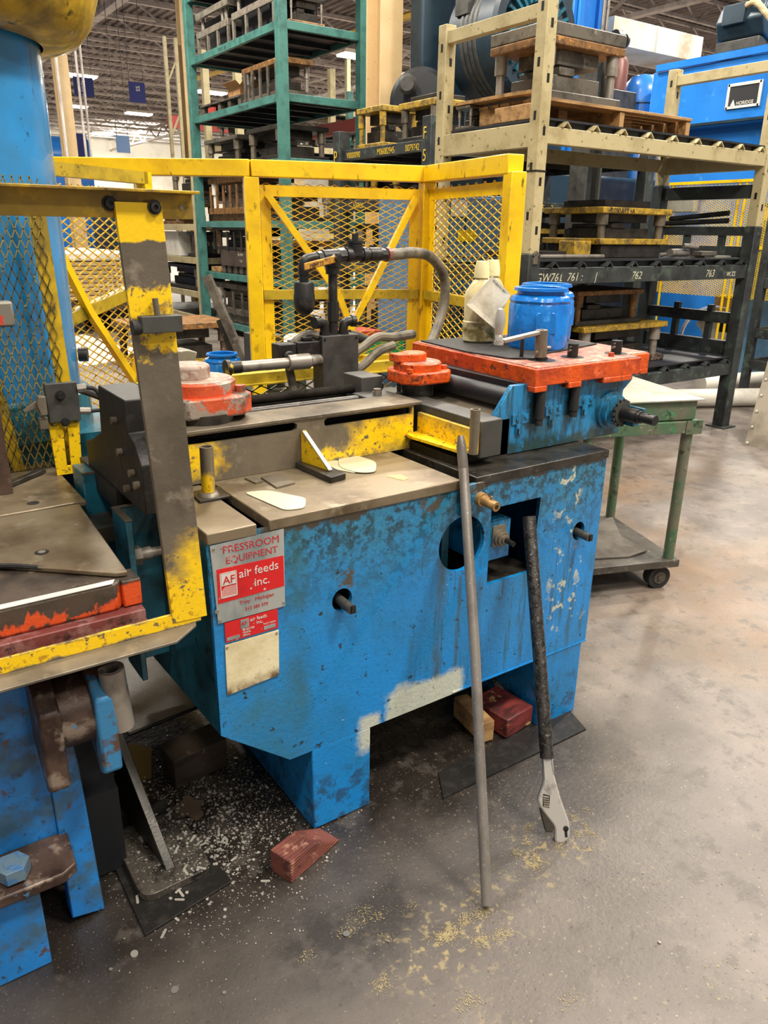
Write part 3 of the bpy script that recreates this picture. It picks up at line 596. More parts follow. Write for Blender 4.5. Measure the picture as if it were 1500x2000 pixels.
pt = thing('post_tube', 'short hollow steel tube with yellow paint on a small square base', 'tube', (-.02,.22,.923))
obj('base_plate', M().prism([(-.055,.19,.923), (.022,.19,.923), (.03,.27,.923), (-.05,.27,.923)], (0,0,.006)), STEELD, pt, .001)
obj('weld_bead', M().lathe([(.027,0),(.022,.008),(.018,.01)], (-.02,.222,.929), n=14), STEEL, pt)
obj('tube', M().pipe((-.02,.222,.929),(-.018,.222,1.05),.0165,.0128,22), FLAKT, pt)

# ================================================================ air manifold behind the slide
am = thing('air_manifold', 'dark grey valve box with black pipework and a yellow lever valve on top', 'valve', (.72,.87,.92))
obj('valve_box', M().box(.655,.80,.83,.90,.92,1.2), DGREY, am, .002)
sc = M()
for x in (.664,.791):
    for z in (1.19,.97): sc.cyl((x,.83,z),(x,.826,z),.004,8)
obj('cover_screw', sc, IRON, am, kind='stuff')
obj('valve_body', M().box(.565,.655,.84,.92,1.11,1.185).box(.5,.57,.85,.91,1.10,1.18).box(.59,.63,.85,.9,1.185,1.20).cyl((.53,.845,1.14),(.53,.83,1.14),.02,12), BLACK, am, .004)
obj('riser_pipe', M().cyl((.718,.865,1.2),(.718,.865,1.245),.0165,14).cyl((.718,.865,1.245),(.718,.865,1.31),.0205,8).cyl((.718,.865,1.31),(.718,.865,1.40),.0155,14).cyl((.718,.865,1.40),(.718,.865,1.425),.024,14).cyl((.718,.865,1.425),(.718,.865,1.455),.029,14), IRON, am)
for x, d in ((.684,-1), (.758,1)):
    obj('pipe_elbow', M().tube([(x,.865,1.2),(x,.865,1.215),(x+d*.006,.864,1.236),(x+d*.028,.86,1.243),(x+d*.04,.858,1.243)], .0165, 12).cyl((x+d*.03,.86,1.243),(x+d*.046,.857,1.243),.0205,14).cyl((x,.865,1.2),(x,.865,1.212),.02,12), IRON, am)
obj('header_pipe', M().tube([(.604,.86,1.40),(.604,.86,1.425),(.612,.86,1.445),(.635,.86,1.452),(.66,.86,1.453)], .0175, 12).cyl((.655,.86,1.453),(.675,.86,1.454),.021,8).cyl((.675,.86,1.454),(.735,.86,1.458),.024,16).cyl((.735,.86,1.458),(.76,.86,1.46),.026,8).cyl((.755,.86,1.46),(.87,.86,1.463),.021,16).cyl((.765,.86,1.461),(.785,.86,1.462),.026,16).cyl((.83,.86,1.462),(.845,.86,1.462),.026,16).cyl((.86,.86,1.463),(.905,.86,1.463),.023,16).cyl((.905,.86,1.463),(.93,.86,1.462),.021,8), IRON, am)
obj('tee_plug', M().cyl((.806,.86,1.46),(.804,.86,1.50),.026,16).cyl((.804,.86,1.50),(.804,.86,1.508),.029,16).box(.796,.812,.852,.868,1.508,1.53), IRON, am)
lv = obj('valve_lever', M().prism([(.583,.815,1.415),(.583,.815,1.438),(.70,.815,1.462),(.715,.815,1.452),(.70,.815,1.438)], (0,.006,0)), mat('yellow_vinyl_sleeve', 'c08a32', .5, 0, [('6b4a22', 40, .52, .62, {})]), am, .003, label='worn yellow valve lever')
obj('lever_bolt', M().cyl((.705,.815,1.452),(.705,.80,1.452),.011,6).cyl((.705,.82,1.452),(.705,.84,1.452),.014,10), IRON, lv)
handwriting('WATTS', .016, (.60,.8145,1.423), (1,0,.2), (0,0,1), INK, lv, 'lettering')
obj('filter_bowl', M().cyl((.604,.86,1.375),(.604,.86,1.40),.016,8).lathe([(.03,.372),(.034,.365),(.034,.335),(.036,.33),(.036,.30),(.03,.28),(.016,.268),(.0001,.265)], (.604,.86,1.005), n=18), IRON, am)
obj('air_hose', M().tube([(.93,.86,1.462),(1.0,.88,1.463),(1.1,.92,1.466),(1.22,.98,1.45),(1.315,1.02,1.39),(1.34,1.03,1.31),(1.315,1.02,1.22),(1.26,.99,1.15),(1.2,.96,1.1),(1.1,.93,1.09)], .0195, 12), HOSE, am)
obj('hose_collar', M().cyl((.93,.86,1.462),(.95,.865,1.4625),.024,12), OXBR, am)
obj('air_hose', M().tube([(.655,.86,1.2),(.62,.87,1.205),(.575,.88,1.18),(.55,.88,1.12),(.555,.87,1.05),(.56,.86,.99)], .0145, 10), HOSE, am)
obj('air_hose', M().tube([(.80,.88,1.12),(.86,.9,1.14),(.94,.92,1.17),(1.02,.93,1.165),(1.12,.94,1.17)], .017, 10), HOSE, am)
obj('air_hose', M().tube([(.80,.87,1.055),(.86,.88,1.085),(.93,.89,1.125),(1.0,.9,1.14)], .0165, 10), HOSE, am)
obj('air_cylinder', M().cyl((.31,.83,1.122),(.52,.83,1.122),.0175,18).cyl((.52,.83,1.122),(.60,.83,1.122),.026,18).cyl((.60,.83,1.122),(.655,.85,1.12),.02,14), STEELB, am, label='bright horizontal air cylinder')
obj('cylinder_end', M().cyl((.298,.83,1.122),(.312,.83,1.122),.026,18).cyl((.312,.83,1.122),(.35,.83,1.122),.02,18), mat('black_yellow_end', '26241f', .5, .2, [('c2a028', 22, .56, .6, {})]), am)
obj('hose_fitting', M().cyl((.82,.93,1.185),(.87,.93,1.17),.02,12).cyl((.87,.93,1.17),(.90,.93,1.162),.016,12), IRON, am)
# low olive guard behind the slide
lg_ = thing('low_guard', 'low dull yellow channel guard with wire mesh behind the slide rods', 'guard', (.6,1.12,0))
obj('top_channel', M().box(.1,1.5,1.10,1.14,1.005,1.045).box(.1,1.5,1.08,1.10,1.005,1.01), YELO, lg_)
obj('post', M().box(.1,.14,1.1,1.14,0,1.005).box(.86,.90,1.1,1.14,0,1.005), YELO, lg_)
obj('post', M().box(1.46,1.5,1.1,1.14,0,1.005), YELO, lg_)
obj('wire_mesh', M().mesh_diamond((.1,1.12,.45), (1,0,0), (0,0,1), 1.4, .56, .076, .034, .0045), MESHD, lg_, kind='stuff')

# ================================================================ leaning bar, cheater pipe and adjustable wrench
solo('steel_bar', M().tube([(.35,-.456,.0135),(.4895,-.208,.53),(.5975,.0005,.955)], .0135, 16, smooth=False).tube([(.5975,.0005,.955),(.600,.016,1.012),(.6015,.020,1.026),(.603,.024,1.038)], lambda t: .0135 - .006*max(0, (t-.3)/.7), 16, smooth=False), BARS,
    'long grey round steel bar leaning against the front of the blue cabinet', 'bar', bevel=0)
T_, B_ = V((.824,-.03,.785)), V((.651,-.386,0)); ax = (T_-B_).normalized(); L_ = (T_-B_).length
cp = M().pipe(B_+ax*L_*.245, T_, .0185, .015, 20)
solo('cheater_pipe', cp, mat('pitted_dark_pipe', '575350', .3, .75, [('2c2a28', 60, .42, .62, {'rough': .5}), ('aaa59c', 130, .6, .72, {})], .35, 260), 'dark pitted steel pipe slipped over the wrench handle', 'pipe')
wr = thing('adjustable_wrench', 'large chrome adjustable wrench standing jaws down on the floor', 'wrench', tuple(B_))
side = (V((cos(A_), -sin(A_), 0)) - ax*ax.dot(V((cos(A_), -sin(A_), 0)))).normalized(); fn = side.cross(ax)
def flat(pts, t, m=None, off=0):
    m = m or M(); return m.prism([B_ + side*u + ax*v + fn*(off-t/2) for u, v in pts], fn*t)
obj('fixed_jaw', flat(rounded([(-.012,.22),(-.016,.152),(-.037,.109),(-.030,.085),(.006,.035),(.002,-.006),(.024,-.010),(.044,.004),(.046,.045),(.028,.105),(.014,.173),(.010,.22)], .012, 3), .022), CHROME, wr, .005)
obj('movable_jaw', flat([(-.031,.084),(-.026,.05),(-.020,.024),(-.002,.020),(.004,.034),(.004,.05),(-.012,.09)], .018), STEELD, wr, .003)
obj('worm_screw', flat([(-.024,.092),(-.006,.086),(-.002,.118),(-.02,.124)], .0235), STEELD, wr)
wk = M()
for k in range(5): wk.bar(B_-side*.021+ax*(.093+k*.006)+fn*.0125, B_-side*.006+ax*(.090+k*.006)+fn*.0125, .003, .003)
obj('worm_thread', wk, STEELB, wr)
obj('hang_hole', flat(circ(.034,.030,.0075,16), .0235, flat([(.030,.008),(.037,.008),(.037,.028),(.030,.028)], .0235)), BLACK, wr)
obj('handle', flat([(-.012,.21),(.010,.21),(.010,.40),(-.010,.40)], .013), CHROME, wr, .003)
obj('handle_rib', flat([(-.014,.16),(-.010,.16),(-.008,.25),(-.012,.25)], .025, flat([(.010,.19),(.014,.17),(.0125,.25),(.008,.25)], .025)), CHROME, wr, .002)

# ================================================================ press on the left: guard frame
gf = thing('press_guard_frame', 'flat steel upright with flaking yellow paint between two yellow angle rails', 'guard', (-.2,-.04,.7))
ub = M().prism([(-.222,-.052,.76),(-.147,-.052,.757),(-.176,-.052,1.578),(-.258,-.052,1.578)], (0,.012,0))
obj('upright', ub, FLAKB, gf, .001)
ur = obj('upper_rail', M().box(-1.0,-.115,-.04,-.032,1.552,1.594).box(-1.0,-.112,-.072,-.03,1.594,1.599), RAILY, gf, .001)
for x, y, z in ((-.264,-.04,1.575), (-.19,-.052,1.571), (-.45,-.04,1.575)): obj('cap_screw', M().lathe([(.0125,0),(.0125,.003),(.0085,.003),(.0085,.01),(.004,.01),(.004,.006)], (x,y,z), (0,-1,0), 14), IRON, ur)
obj('rivet', M().cyl((-.137,-.04,1.572),(-.137,-.043,1.572),.004,10), STEELB, ur)
lr = obj('lower_rail', M().box(-1.05,-.16,-.050,-.044,.748,.780), FLAKR, gf, .0012)
obj('rail_flange', M().prism([(-1.05,-.106,.742),(-.235,-.106,.742),(-.176,-.060,.742),(-.17,-.044,.742),(-1.05,-.044,.742)], (0,0,.006)), STEEL, lr, .0012)
cl = obj('clamp_block', M().box(-.238,-.163,-.078,-.053,1.358,1.388), DGREY, gf, .0015)
obj('clamp_pin', M().cyl((-.205,-.066,1.388),(-.207,-.066,1.418),.0055,12), STEEL, cl)
obj('clamp_knob', M().cyl((-.238,-.064,1.368),(-.252,-.064,1.368),.013,12), RUBBER, cl)

# press bed with die plates
bd = thing('press_bed', 'worn steel press bed plates with chipped orange front edge', 'press bed', (-.6,.4,.75))
obj('upper_plate', M().prism([(-.288,.008,.862), (-.264,.485,.862), (-.90,.485,.862), (-.499,.183,.862), (-.31,.012,.862)], (0,0,.012)), TABLE, bd, .003)
obj('rear_plate', M().box(-1.2,-.245,.49,.92,.862,.876), TABLE, bd, .003)
for x, y in ((-.363,.543), (-.413,.202)): obj('counterbore', M().cyl((x,y,.873 if y < .4 else .8755),(x,y,.8745 if y < .4 else .8765),.015,18), BLACK, bd)
obj('screw', M().cyl((-.413,.202,.8745),(-.413,.202,.876),.008,12).cyl((-.31,.33,.874),(-.31,.33,.8755),.005,10).cyl((-.245-.05,.62,.876),(-.295,.62,.8775),.005,10), STEELB, bd, kind='stuff')
obj('lower_plate', M().prism([(-1.2,-.012,.80), (-.318,-.012,.80), (-.30,.01,.80), (-.30,.5,.80), (-1.2,.5,.80)], (0,0,.061)), BEDO, bd, .006)
obj('end_stop', M().box(-.306,-.268,-.01,.05,.802,.86), BEDO, bd, .003)
obj('bright_edge', M().prism([(-1.2,-.0135,.862), (-.325,-.0135,.862), (-.316,.004,.862), (-1.2,.012,.862)], (0,0,.0015)), mat('ground_bright_edge', 'dcd6cb', .35, .3), bd, label='bright ground front edge')
obj('cable_strip', M().tube([(-.95,.36,.872),(-.7,.27,.874),(-.5,.178,.872),(-.42,.12,.868)], .006, 8), IRON, bd)
obj('red_ledge', M().box(-1.2,-.27,-.034,.5,.765,.80).box(-1.2,-.262,-.036,.3,.748,.765), REDL, bd, .003)
obj('bolster', M().box(-1.2,-.30,.13,.9,.70,.76), BLACKM, bd)
solo('loose_flat_bar', M().bar((-.52,.60,.884),(-.285,.80,.884),.022,.012), STEELD, 'flat dark steel bar lying across the rear of the press bed', 'bar', bevel=.002)

# press body, foot, lugs below the rail
pb = thing('press_pedestal', 'blue painted press leg with hinge lugs and a bolted foot at the left edge', 'press', (-.7,.2,0))
obj('leg_panel', M().prism([(-1.1,.06,.22), (-.487,.06,.22), (-.487,.06,.70), (-1.1,.06,.70)], (0,.05,0)), PRESSB, pb, .003)
obj('leg_flange', M().prism([(-.489,.045,.02), (-.415,.05,.0), (-.425,.06,.42), (-.44,.06,.62), (-.487,.055,.62)], (0,.05,0)), PRESSB, pb, .003)
ft = obj('foot_plate', M().prism([(-1.1,-.06,.235), (-.505,-.06,.225), (-.475,-.045,.228), (-.47,.06,.235), (-1.1,.06,.24)], (0,0,.026)), RUST, pb, .004)
hx = M(); hexbolt(hx, (-.592,-.015,.262), (0,0,1), .034, .03); hx.cyl((-.592,-.015,.292),(-.592,-.015,.2935),.017,16)
obj('hex_bolt', hx, mat('blue_grey_bolt', '6d8595', .4, .3, [('4a78a8', 30, .5, .6, {})]), ft, .002)
obj('foot_block', M().box(-1.1,-.552,-.03,.2,.0,.225), PRESSB, pb, .003)
def lug(s0, s1, ma, nm='hinge_lug'):
    return obj(nm, M().prism([(s0,.06,.69), (s0,-.01,.675), (s0,-.06,.635), (s0,-.062,.46), (s0,-.03,.44), (s0,.06,.52)], (s1-s0,0,0)), ma, pb, .006)
lug(-.505,-.463, RUST); lug(-.398,-.358, mat('blue_rusty_lug', '3a7fae', .4, .2, [('5a4234', 10, .48, .54, {}), ('8a847a', 20, .6, .68, {'metal': .6})], .2, 80))
obj('hinge_hub', M().cyl((-.463,.03,.58),(-.398,.03,.58),.075,24), RUST, pb)
obj('hollow_pin', M().pipe((-.345,-.035,.545),(-.354,-.04,.690),.026,.0165,22), STEELB, pb)
obj('back_panel', M().box(-1.1,-.45,.3,.34,.0,.7), BLACKM, pb)
# blue channel brackets between press and feed
tb_ = thing('tie_bracket', 'dark teal steel channel bracket bolted between press bed and feed cabinet', 'bracket', (-.2,.3,.5))
obj('channel', M().prism([(-.228,.205,.905), (-.228,.32,.905), (-.122,.32,.905), (-.122,.308,.905), (-.214,.308,.905), (-.214,.205,.905)], (0,0,-.42)), TEAL, tb_, .002)
obj('edge_strip', M().prism([(-.229,.204,.9055), (-.229,.321,.9055), (-.122,.321,.9055), (-.122,.307,.9055), (-.213,.307,.9055), (-.213,.204,.9055)], (0,0,.002)), STEEL, tb_)
obj('hex_bolt', M().cyl((-.214,.25,.80),(-.19,.25,.80),.024,6).cyl((-.19,.25,.80),(-.165,.25,.80),.016,14).cyl((-.165,.25,.80),(-.124,.25,.80),.012,12), STEELB, tb_)
tb2 = thing('tie_bracket', 'dark teal box bracket behind the bolted channel beside the press bed', 'bracket', (-.2,.6,.5))
obj('box_body', M().box(-.235,-.123,.55,.66,.45,.929), TEAL, tb2, .003)
obj('edge_strip', M().box(-.236,-.122,.549,.556,.928,.932), STEEL, tb2)
obj('shim_block', M().box(-.25,-.18,.42,.54,.78,.82), STEELD, tb2)

# sensor bracket at the rear of the bed
sb = thing('sensor_bracket', 'slotted yellow and grey sensor bracket with cables at the rear of the bed', 'bracket', (-.22,.75,.877))
sl = holeplate([(-.258,.877), (-.19,.877), (-.182,1.02), (-.176,1.135), (-.262,1.135), (-.262,1.02)], [[(-.229,.9), (-.216,.9), (-.213,1.05), (-.226,1.05)]], .01, (0,.75,0), (1,0,0), (0,0,1))
sl.materials.append(flaky('slotted_plate_yellow', [(None,None,None,None,None,1.035,.008)], '4d453a')); obj('slotted_plate', sl, None, sb)
obj('clamp_plate', M().box(-.262,-.178,.735,.75,1.03,1.138), DGREY, sb, .002)
obj('clamp_screw', M().lathe([(.013,0),(.013,.004),(.009,.004),(.009,.012),(.004,.012)], (-.226,.735,1.105), (0,-1,0), 14).lathe([(.012,0),(.012,.004),(.008,.004),(.008,.01)], (-.222,.735,1.03), (0,-1,0), 14), IRON, sb)
obj('sensor_head', M().prism([(-.268,.74,1.11),(-.268,.74,1.06),(-.285,.74,1.06),(-.292,.74,1.095),(-.285,.74,1.11)], (0,-.03,0)).prism([(-.288,.735,1.10),(-.325,.735,1.075),(-.322,.735,1.07),(-.285,.735,1.08)], (0,-.012,0)).box(-.29,-.268,.72,.74,1.02,1.052), STEEL, sb, .001)
obj('cable_gland', M().cyl((-.178,.74,1.118),(-.155,.735,1.12),.012,8).cyl((-.178,.745,1.055),(-.15,.74,1.052),.01,8), STEELB, sb)
obj('cable', M().tube([(-.155,.735,1.12),(-.13,.73,1.11),(-.115,.73,1.06),(-.112,.74,.98),(-.112,.75,.88)], .006, 8).tube([(-.15,.74,1.052),(-.12,.74,1.05),(-.09,.72,1.04),(-.06,.70,1.02)], .0055, 8).tube([(-.15,.9,1.09),(-.10,.86,1.07),(-.04,.78,1.04)], .011, 8), RUBBER, sb)

# near mesh guard in front of the blue column
mg = thing('mesh_guard', 'dirty yellow framed guard of steep diamond mesh before the blue column', 'guard', (-.3,.85,.87))
obj('guard_post', M().prism([(-.225,.846,1.62),(-.18,.846,1.62),(-.168,.846,1.0),(-.176,.846,.877),(-.215,.846,.877),(-.21,.846,1.13)], (0,.004,0)).prism([(-.184,.85,1.62),(-.172,.85,1.0),(-.176,.85,.877),(-.172,.85,.877),(-.168,.85,1.0),(-.18,.85,1.62)], (0,.035,0)), YELG, mg)
obj('guard_post', M().prism([(-.42,.852,1.3),(-.37,.852,1.3),(-.325,.852,.9),(-.318,.852,.877),(-.352,.852,.877),(-.362,.852,.91)], (0,.006,0)), YELG, mg)
obj('wire_mesh', M().mesh_diamond((-.62,.842,.88), (0,0,1), (1,0,0), .78, .43, .05, .021, .0028, .0015), MESHD, mg, kind='stuff')
solo('limit_stop', M().box(-.5,-.33,.62,.66,1.305,1.365), mat('grey_red_block', '7c776c', .5, .3, [('c9432a', 16, .5, .56, {})]), 'grey steel stop block with red paint at the left edge above the bed', 'stop', bevel=.006)
solo('stop_rod', M().box(-.43,-.39,.65,.68,.877,1.31), RUST, 'rusty flat post under the grey stop block', 'post')

# big blue press column, base flange and shelf
pc = thing('press_column', 'large glossy blue round press column behind the mesh guard', 'column', (-.42,1.3,.85))
obj('column', M().cyl((-.361,1.17,.98),(-.361,1.17,2.6),.285,64), COLB, pc)
obj('base_flange', M().lathe([(.30,.0),(.30,.11),(.285,.12)], (-.35,1.17,.945), n=48), TEAL, pc)
obj('column_bolt', M().cyl((-.085,1.08,1.16),(-.06,1.07,1.16),.022,14), IRON, pc)
obj('yellow_collar', M().lathe([(.288,0),(.34,.004),(.385,.02),(.42,.06),(.445,.13),(.465,.25),(.48,.5),(.285,.5)], (-.361,1.15,2.0), n=64, cap=False), CAPY, pc)
obj('base_table', M().box(-.9,.0,.94,1.5,.90,.945).box(-.9,.0,.925,.94,.86,.945), TEAL, pc)
obj('base_leg', M().box(-.8,-.12,1.1,1.45,0,.90), BLACKM, pc)

# ================================================================ yellow fence
yf = thing('guard_fence', 'bright yellow tube fence with diamond mesh and crossed braces behind the feed', 'fence', (1.7,2.4,0))
P0, P1, P2, P3 = V((.29,2.704,1.81)), V((1.037,2.152,1.81)), V((1.863,1.855,1.81)), V((1.66,1.01,1.80))
for a, b in ((P0,P1), (P1,P2), (P2,P3)):
    obj('top_rail', M().bar(a, b, .075, .075), YEL, yf, .004)
for p, d in ((P1, P2-P1), (P2, P3-P2), (P3, P3-P2)):
    d = d.normalized(); q = V((p.x,p.y,.0)); obj('post', M().bar(q, V((p.x,p.y,1.772)), .07, .07, d), YEL, yf, .004)
for a, b in ((P1,P2), (P2,P3)):
    d = (b-a); d.z = 0; W_ = d.length; d.normalize(); n = V((-d.y, d.x, 0))
    o = a + d*.04; w = W_-.08
    A = lambda u, z, k=0: V((o.x+d.x*u+n.x*k, o.y+d.y*u+n.y*k, z))
    obj('mid_rail', M().bar(A(0,1.235), A(w,1.235), .045, .045), YELO, yf)
    obj('bottom_rail', M().bar(A(0,.90), A(w,.90), .05, .05), YEL, yf)
    obj('panel_frame', M().bar(A(.02,1.715), A(w-.02,1.715), .01, .05).bar(A(.025,.9), A(.025,1.74), .05, .006, n).bar(A(w-.025,.9), A(w-.025,1.74), .05, .006, n), YEL, yf)
    if a is P1:
        obj('brace', M().bar(A(.03,1.70,-.03), A(w*.47,1.235,-.03), .035, .03).bar(A(w*.47,1.235,-.03), A(w*.62,.93,-.03), .035, .03), YEL, yf)
        obj('brace', M().bar(A(w-.03,1.70,-.034), A(w*.66,1.235,-.034), .035, .03).bar(A(w*.66,1.235,-.034), A(w*.40,.86,-.034), .035, .03), YEL, yf)
    obj('wire_mesh', M().mesh_diamond(A(0,.88,.012), d, (0,0,1), w, .87, *((.066,.0295,.0034) if a is P1 else (.085,.034,.003))), MESHY, yf, kind='stuff')
lf = thing('mesh_screen', 'yellow mesh panel with slanted braces seen behind the flat upright', 'fence', (.5,2.6,0))
a, b = V((-.13,1.81,0)), V((.56,2.263,0)); d = (b-a).normalized(); n = V((-d.y,d.x,0)); w = (b-a).length
A = lambda u, z, k=0: V((a.x+d.x*u+n.x*k, a.y+d.y*u+n.y*k, z))
obj('top_rail', M().bar(A(0,1.75), A(w,1.75), .05, .05), YELO, lf)
obj('mid_rail', M().bar(A(0,1.12), A(w,1.30), .05, .05), YELO, lf)
obj('bottom_rail', M().bar(A(.1,.55), A(w,.62), .06, .06), YELO, lf)
obj('post', M().bar(A(w,0), A(w,1.775), .05, .05, d), YEL, lf); obj('post', M().bar(A(0,0), A(0,1.775), .05, .05, d), YEL, lf)
obj('brace', M().bar(A(.1,1.68,-.03), A(.36,1.2,-.03), .03, .03).bar(A(.36,1.2,-.03), A(.78,.62,-.03), .03, .03), YEL, lf)
obj('brace', M().bar(A(.74,1.25,-.03), A(.45,.45,-.03), .03, .03), YEL, lf)
obj('wire_mesh', M().mesh_diamond(A(0,.4), d, (0,0,1), w, 1.30, .06, .034, .0036), MESHY, lf, kind='stuff')

# ================================================================ floor pieces under and around the machines
bk = thing('timber_wedge', 'red stained ridged timber wedge under the front corner of the blue cabinet leg', 'timber block', (-.008,-.127,0), radians(18), None, True)
obj('block', M().prism([(0,0,0),(0,0,.066),(.088,0,.062),(.185,0,.003),(.185,0,0)], (0,.07,0)), WOODR, bk, .002)
rg = M()
for k in range(7):
    z = .006+k*.0085; rg.bar((.001,-.001,z), (.185-(z/.066)*.1 if z > .01 else .18,-.001,z), .003, .004)
for k in range(6): rg.bar((.002,.006+k*.0105,.0665-.0), (.086,.006+k*.0105,.0625), .004, .003)
obj('saw_ridge', rg, WOODR, bk, kind='stuff')
def wblock(name, p, d, rz, ma, label, cat='timber block', bev=.004, group=None):
    t = thing(name, label, cat, p, rz, group, True); obj('block' if 'block' in name or 'wedge' in name else 'plate', M().box(-d[0]/2,d[0]/2,-d[1]/2,d[1]/2,0,d[2]), ma, t, bev); return t
def sblock(name, p, d, rz, ma, label, cat, bev=.004, group=None):
    o = obj(name, M().box(-d[0]/2,d[0]/2,-d[1]/2,d[1]/2,0,d[2]), ma, None, bev); o.location = p; o.rotation_euler = (0,0,rz); return tag(o, label, cat, group)
sblock('timber_block', (.79,.11,.007), (.05,.17,.075), -.15, WOOD, 'raw pale timber block standing in the dark below the cabinet', 'timber block')
sblock('timber_wedge', (.895,.09,.007), (.13,.16,.07), .12, mat('red_painted_timber', '7a2f2c', .6, 0, [('451c1c', 30, .45, .62, {'stretch': (.3,1,1)}), ('b08a5a', 20, .63, .66, {})], .3, 90), 'dark red painted timber wedge beside the cheater pipe', 'timber block')
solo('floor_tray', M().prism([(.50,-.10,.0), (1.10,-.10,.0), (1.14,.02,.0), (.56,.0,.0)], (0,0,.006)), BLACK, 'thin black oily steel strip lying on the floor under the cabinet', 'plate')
solo('chute_plate', M().prism([(.95,.16,.05), (1.12,.16,.05), (1.2,.5,.22), (1.0,.5,.22)], (0,.004,.006)), mat('gritty_chute', '4a4540', .7, .2, [('8d877c', 160, .55, .64, {}), ('25211e', 60, .5, .62, {})], .3, 250), 'sloping gritty steel chute under the blue cabinet', 'chute')
obj_ = thing('support_foot', 'flat steel foot plate with a slanting rib on the littered floor', 'foot plate', (-.25,.1,0))
obj('floor_plate', M().prism([(-.36,-.08,0), (-.13,-.045,0), (-.17,.33,0), (-.36,.5,0)], (0,0,.008)), BLACK, obj_, .001)
rp = rounded([(-.338,.0), (-.158,.005), (-.16,.25), (-.338,.26)], .04)
obj('foot_plate', M().prism([(x,y,.008) for x, y in rp], (0,0,.022)), mat('gritty_plate', '48423b', .5, .2, [('6f685c', 120, .56, .66, {}), ('1f1b18', 20, .5, .64, {})], .3, 200), obj_, .002)
obj('rib', M().prism([(-.262,.05,.03), (-.292,.36,.32), (-.292,.36,.03)], (.024,.003,0)), STEELD, obj_, .002)
obj('shadow_box', M().box(-.45,-.33,.15,.5,.008,.25), BLACKM, obj_)  # black box standing in for the shade of a dark void
sblock('timber_block', (-.045,.42,.0), (.17,.1,.10), .1, WOODD, 'oil black timber block on the floor under the left end of the cabinet', 'timber block')
sblock('steel_plate', (-.06,.78,.12), (.34,.5,.012), .1, STEELD, 'dirty steel sheet littered with chips behind the black timber block', 'plate')
solo('tin_strip', M().prism([(-.235,.47,.0),(-.17,.45,.0),(-.16,.45,.10),(-.22,.47,.13)], (.004,.006,0)), mat('brown_tin', '6e5a30', .5, .4), 'bent brown tin strip standing in the chips by the hollow pin', 'scrap')
solo('card_scrap', M().prism([(-.20,.28,.004),(-.165,.235,.004),(-.14,.24,.004),(-.125,.205,.004),(-.10,.215,.004),(-.095,.25,.004),(-.075,.27,.004),(-.10,.285,.004),(-.105,.32,.004),(-.135,.30,.004)], (0,0,.002)), mat('oily_card', '574838', .8), 'torn brown card scrap lying in the chip pile', 'scrap')

# scrap slugs: the ones that show largest are objects, the fine chips are stuff
sm = {}
def slug_mesh(kk):
    k = kk
    if k not in sm:
        m = M(); k = kk % 10
        if k < 3: m.cyl((0,0,0),(0,0,.0016),(.0027,.0033,.0042)[k],10)
        elif k == 3: m.prism([(x,y,0) for x, y in rounded([(-.012,-.003),(.012,-.003),(.012,.003),(-.012,.003)], .003, 2)], (0,0,.0015))
        else: m.cyl((0,0,0),(0,0,.0015),.0085,16)
        sm[kk] = mesh_of('scrap_slug', m, SLUGM if kk < 10 else SLUGG)
    return sm[kk]
def slug(k, x, y, z, label, group):
    o = bpy.data.objects.new('scrap_slug', slug_mesh(k if group else k+10)); C.objects.link(o); o.location = (x,y,z)
    o.rotation_euler = (random.uniform(-.2,.2), random.uniform(-.2,.2), random.uniform(0,6.28)); return tag(o, label, 'scrap slug', group)
GP = 'bright scrap slugs under the feed'
n = 0
while n < 290:
    x, y = random.gauss(-.07,.11), random.gauss(.17,.17)
    if not (-.34 < x < .13 and -.14 < y < .55): continue
    if .13 < x < .32 and y > -.01: continue
    z = .0305 if (-.335 < x < -.16 and .0 < y < .25) else (.0085 if x < -.135 and y > -.04 else .001)
    if -.1 < y-.42 < .06 and -.14 < x < .05: continue
    slug(random.choice((1,1,2,2)), x, y, z, 'small bright round scrap slug in the litter under the feed', GP); n += 1
for k in range(26):
    x, y = random.uniform(-.36,-.05), random.uniform(-.1,.25)
    z = .0305 if (-.335 < x < -.16 and .0 < y < .25) else (.0085 if x < -.135 and y > -.04 else .001)
    slug(3, x, y, z, 'oblong scrap slug in the litter beside the foot plate', 'oblong scrap slugs')
for x, y, k, lb in ((-.35,-.245,4,'flat grey round slug lying alone on the floor near the bottom edge'), (-.395,-.11,4,'round grey slug at the corner of the black foot plate'), (-.45,-.12,2,'small slug near the blue press foot'),
        (-.265,-.31,2,'small round slug near the bottom of the floor'), (-.17,-.72,3,'pale oblong slug on the bare floor in front'), (-.14,-.745,3,'second pale oblong slug beside another on the bare floor'),
        (-.01,-.62,2,'single bright slug on the floor near the sawdust'), (.005,-.63,3,'short oblong slug beside the single bright slug'), (.10,-.40,2,'dark slug beside the dark oily patch on the floor'),
        (.62,-.75,2,'single bright slug alone on the open floor at right'), (.03,-.33,4,'grey washer sized slug beside the timber block')):
    slug(k, x, y, .001, lb, None)
fm = M(); fd = M()
def tiny(m, x, y, z, r):
    a = random.random()*6.28; m.add([(x+r*cos(a+q), y+r*sin(a+q), z+random.random()*r*.5) for q in (0,1.6,3.1,4.7)] + [(x,y,z-.0004)], [(0,1,2,3),(1,0,4),(2,1,4),(3,2,4),(0,3,4)])
for k in range(4200):
    x, y = random.gauss(-.06,.15), random.gauss(.22,.2)
    if not (-.45 < x < .7 and -.3 < y < 1.0): continue
    z = .0306 if (-.335 < x < -.16 and .0 < y < .25) else .001
    tiny(fm, x, y, z, random.uniform(.0009,.0026))
for k in range(1500):
    x, y = random.uniform(-.7,3.2), random.uniform(-1.3,1.2); tiny(fm, x, y, .001, random.uniform(.0006,.0017))
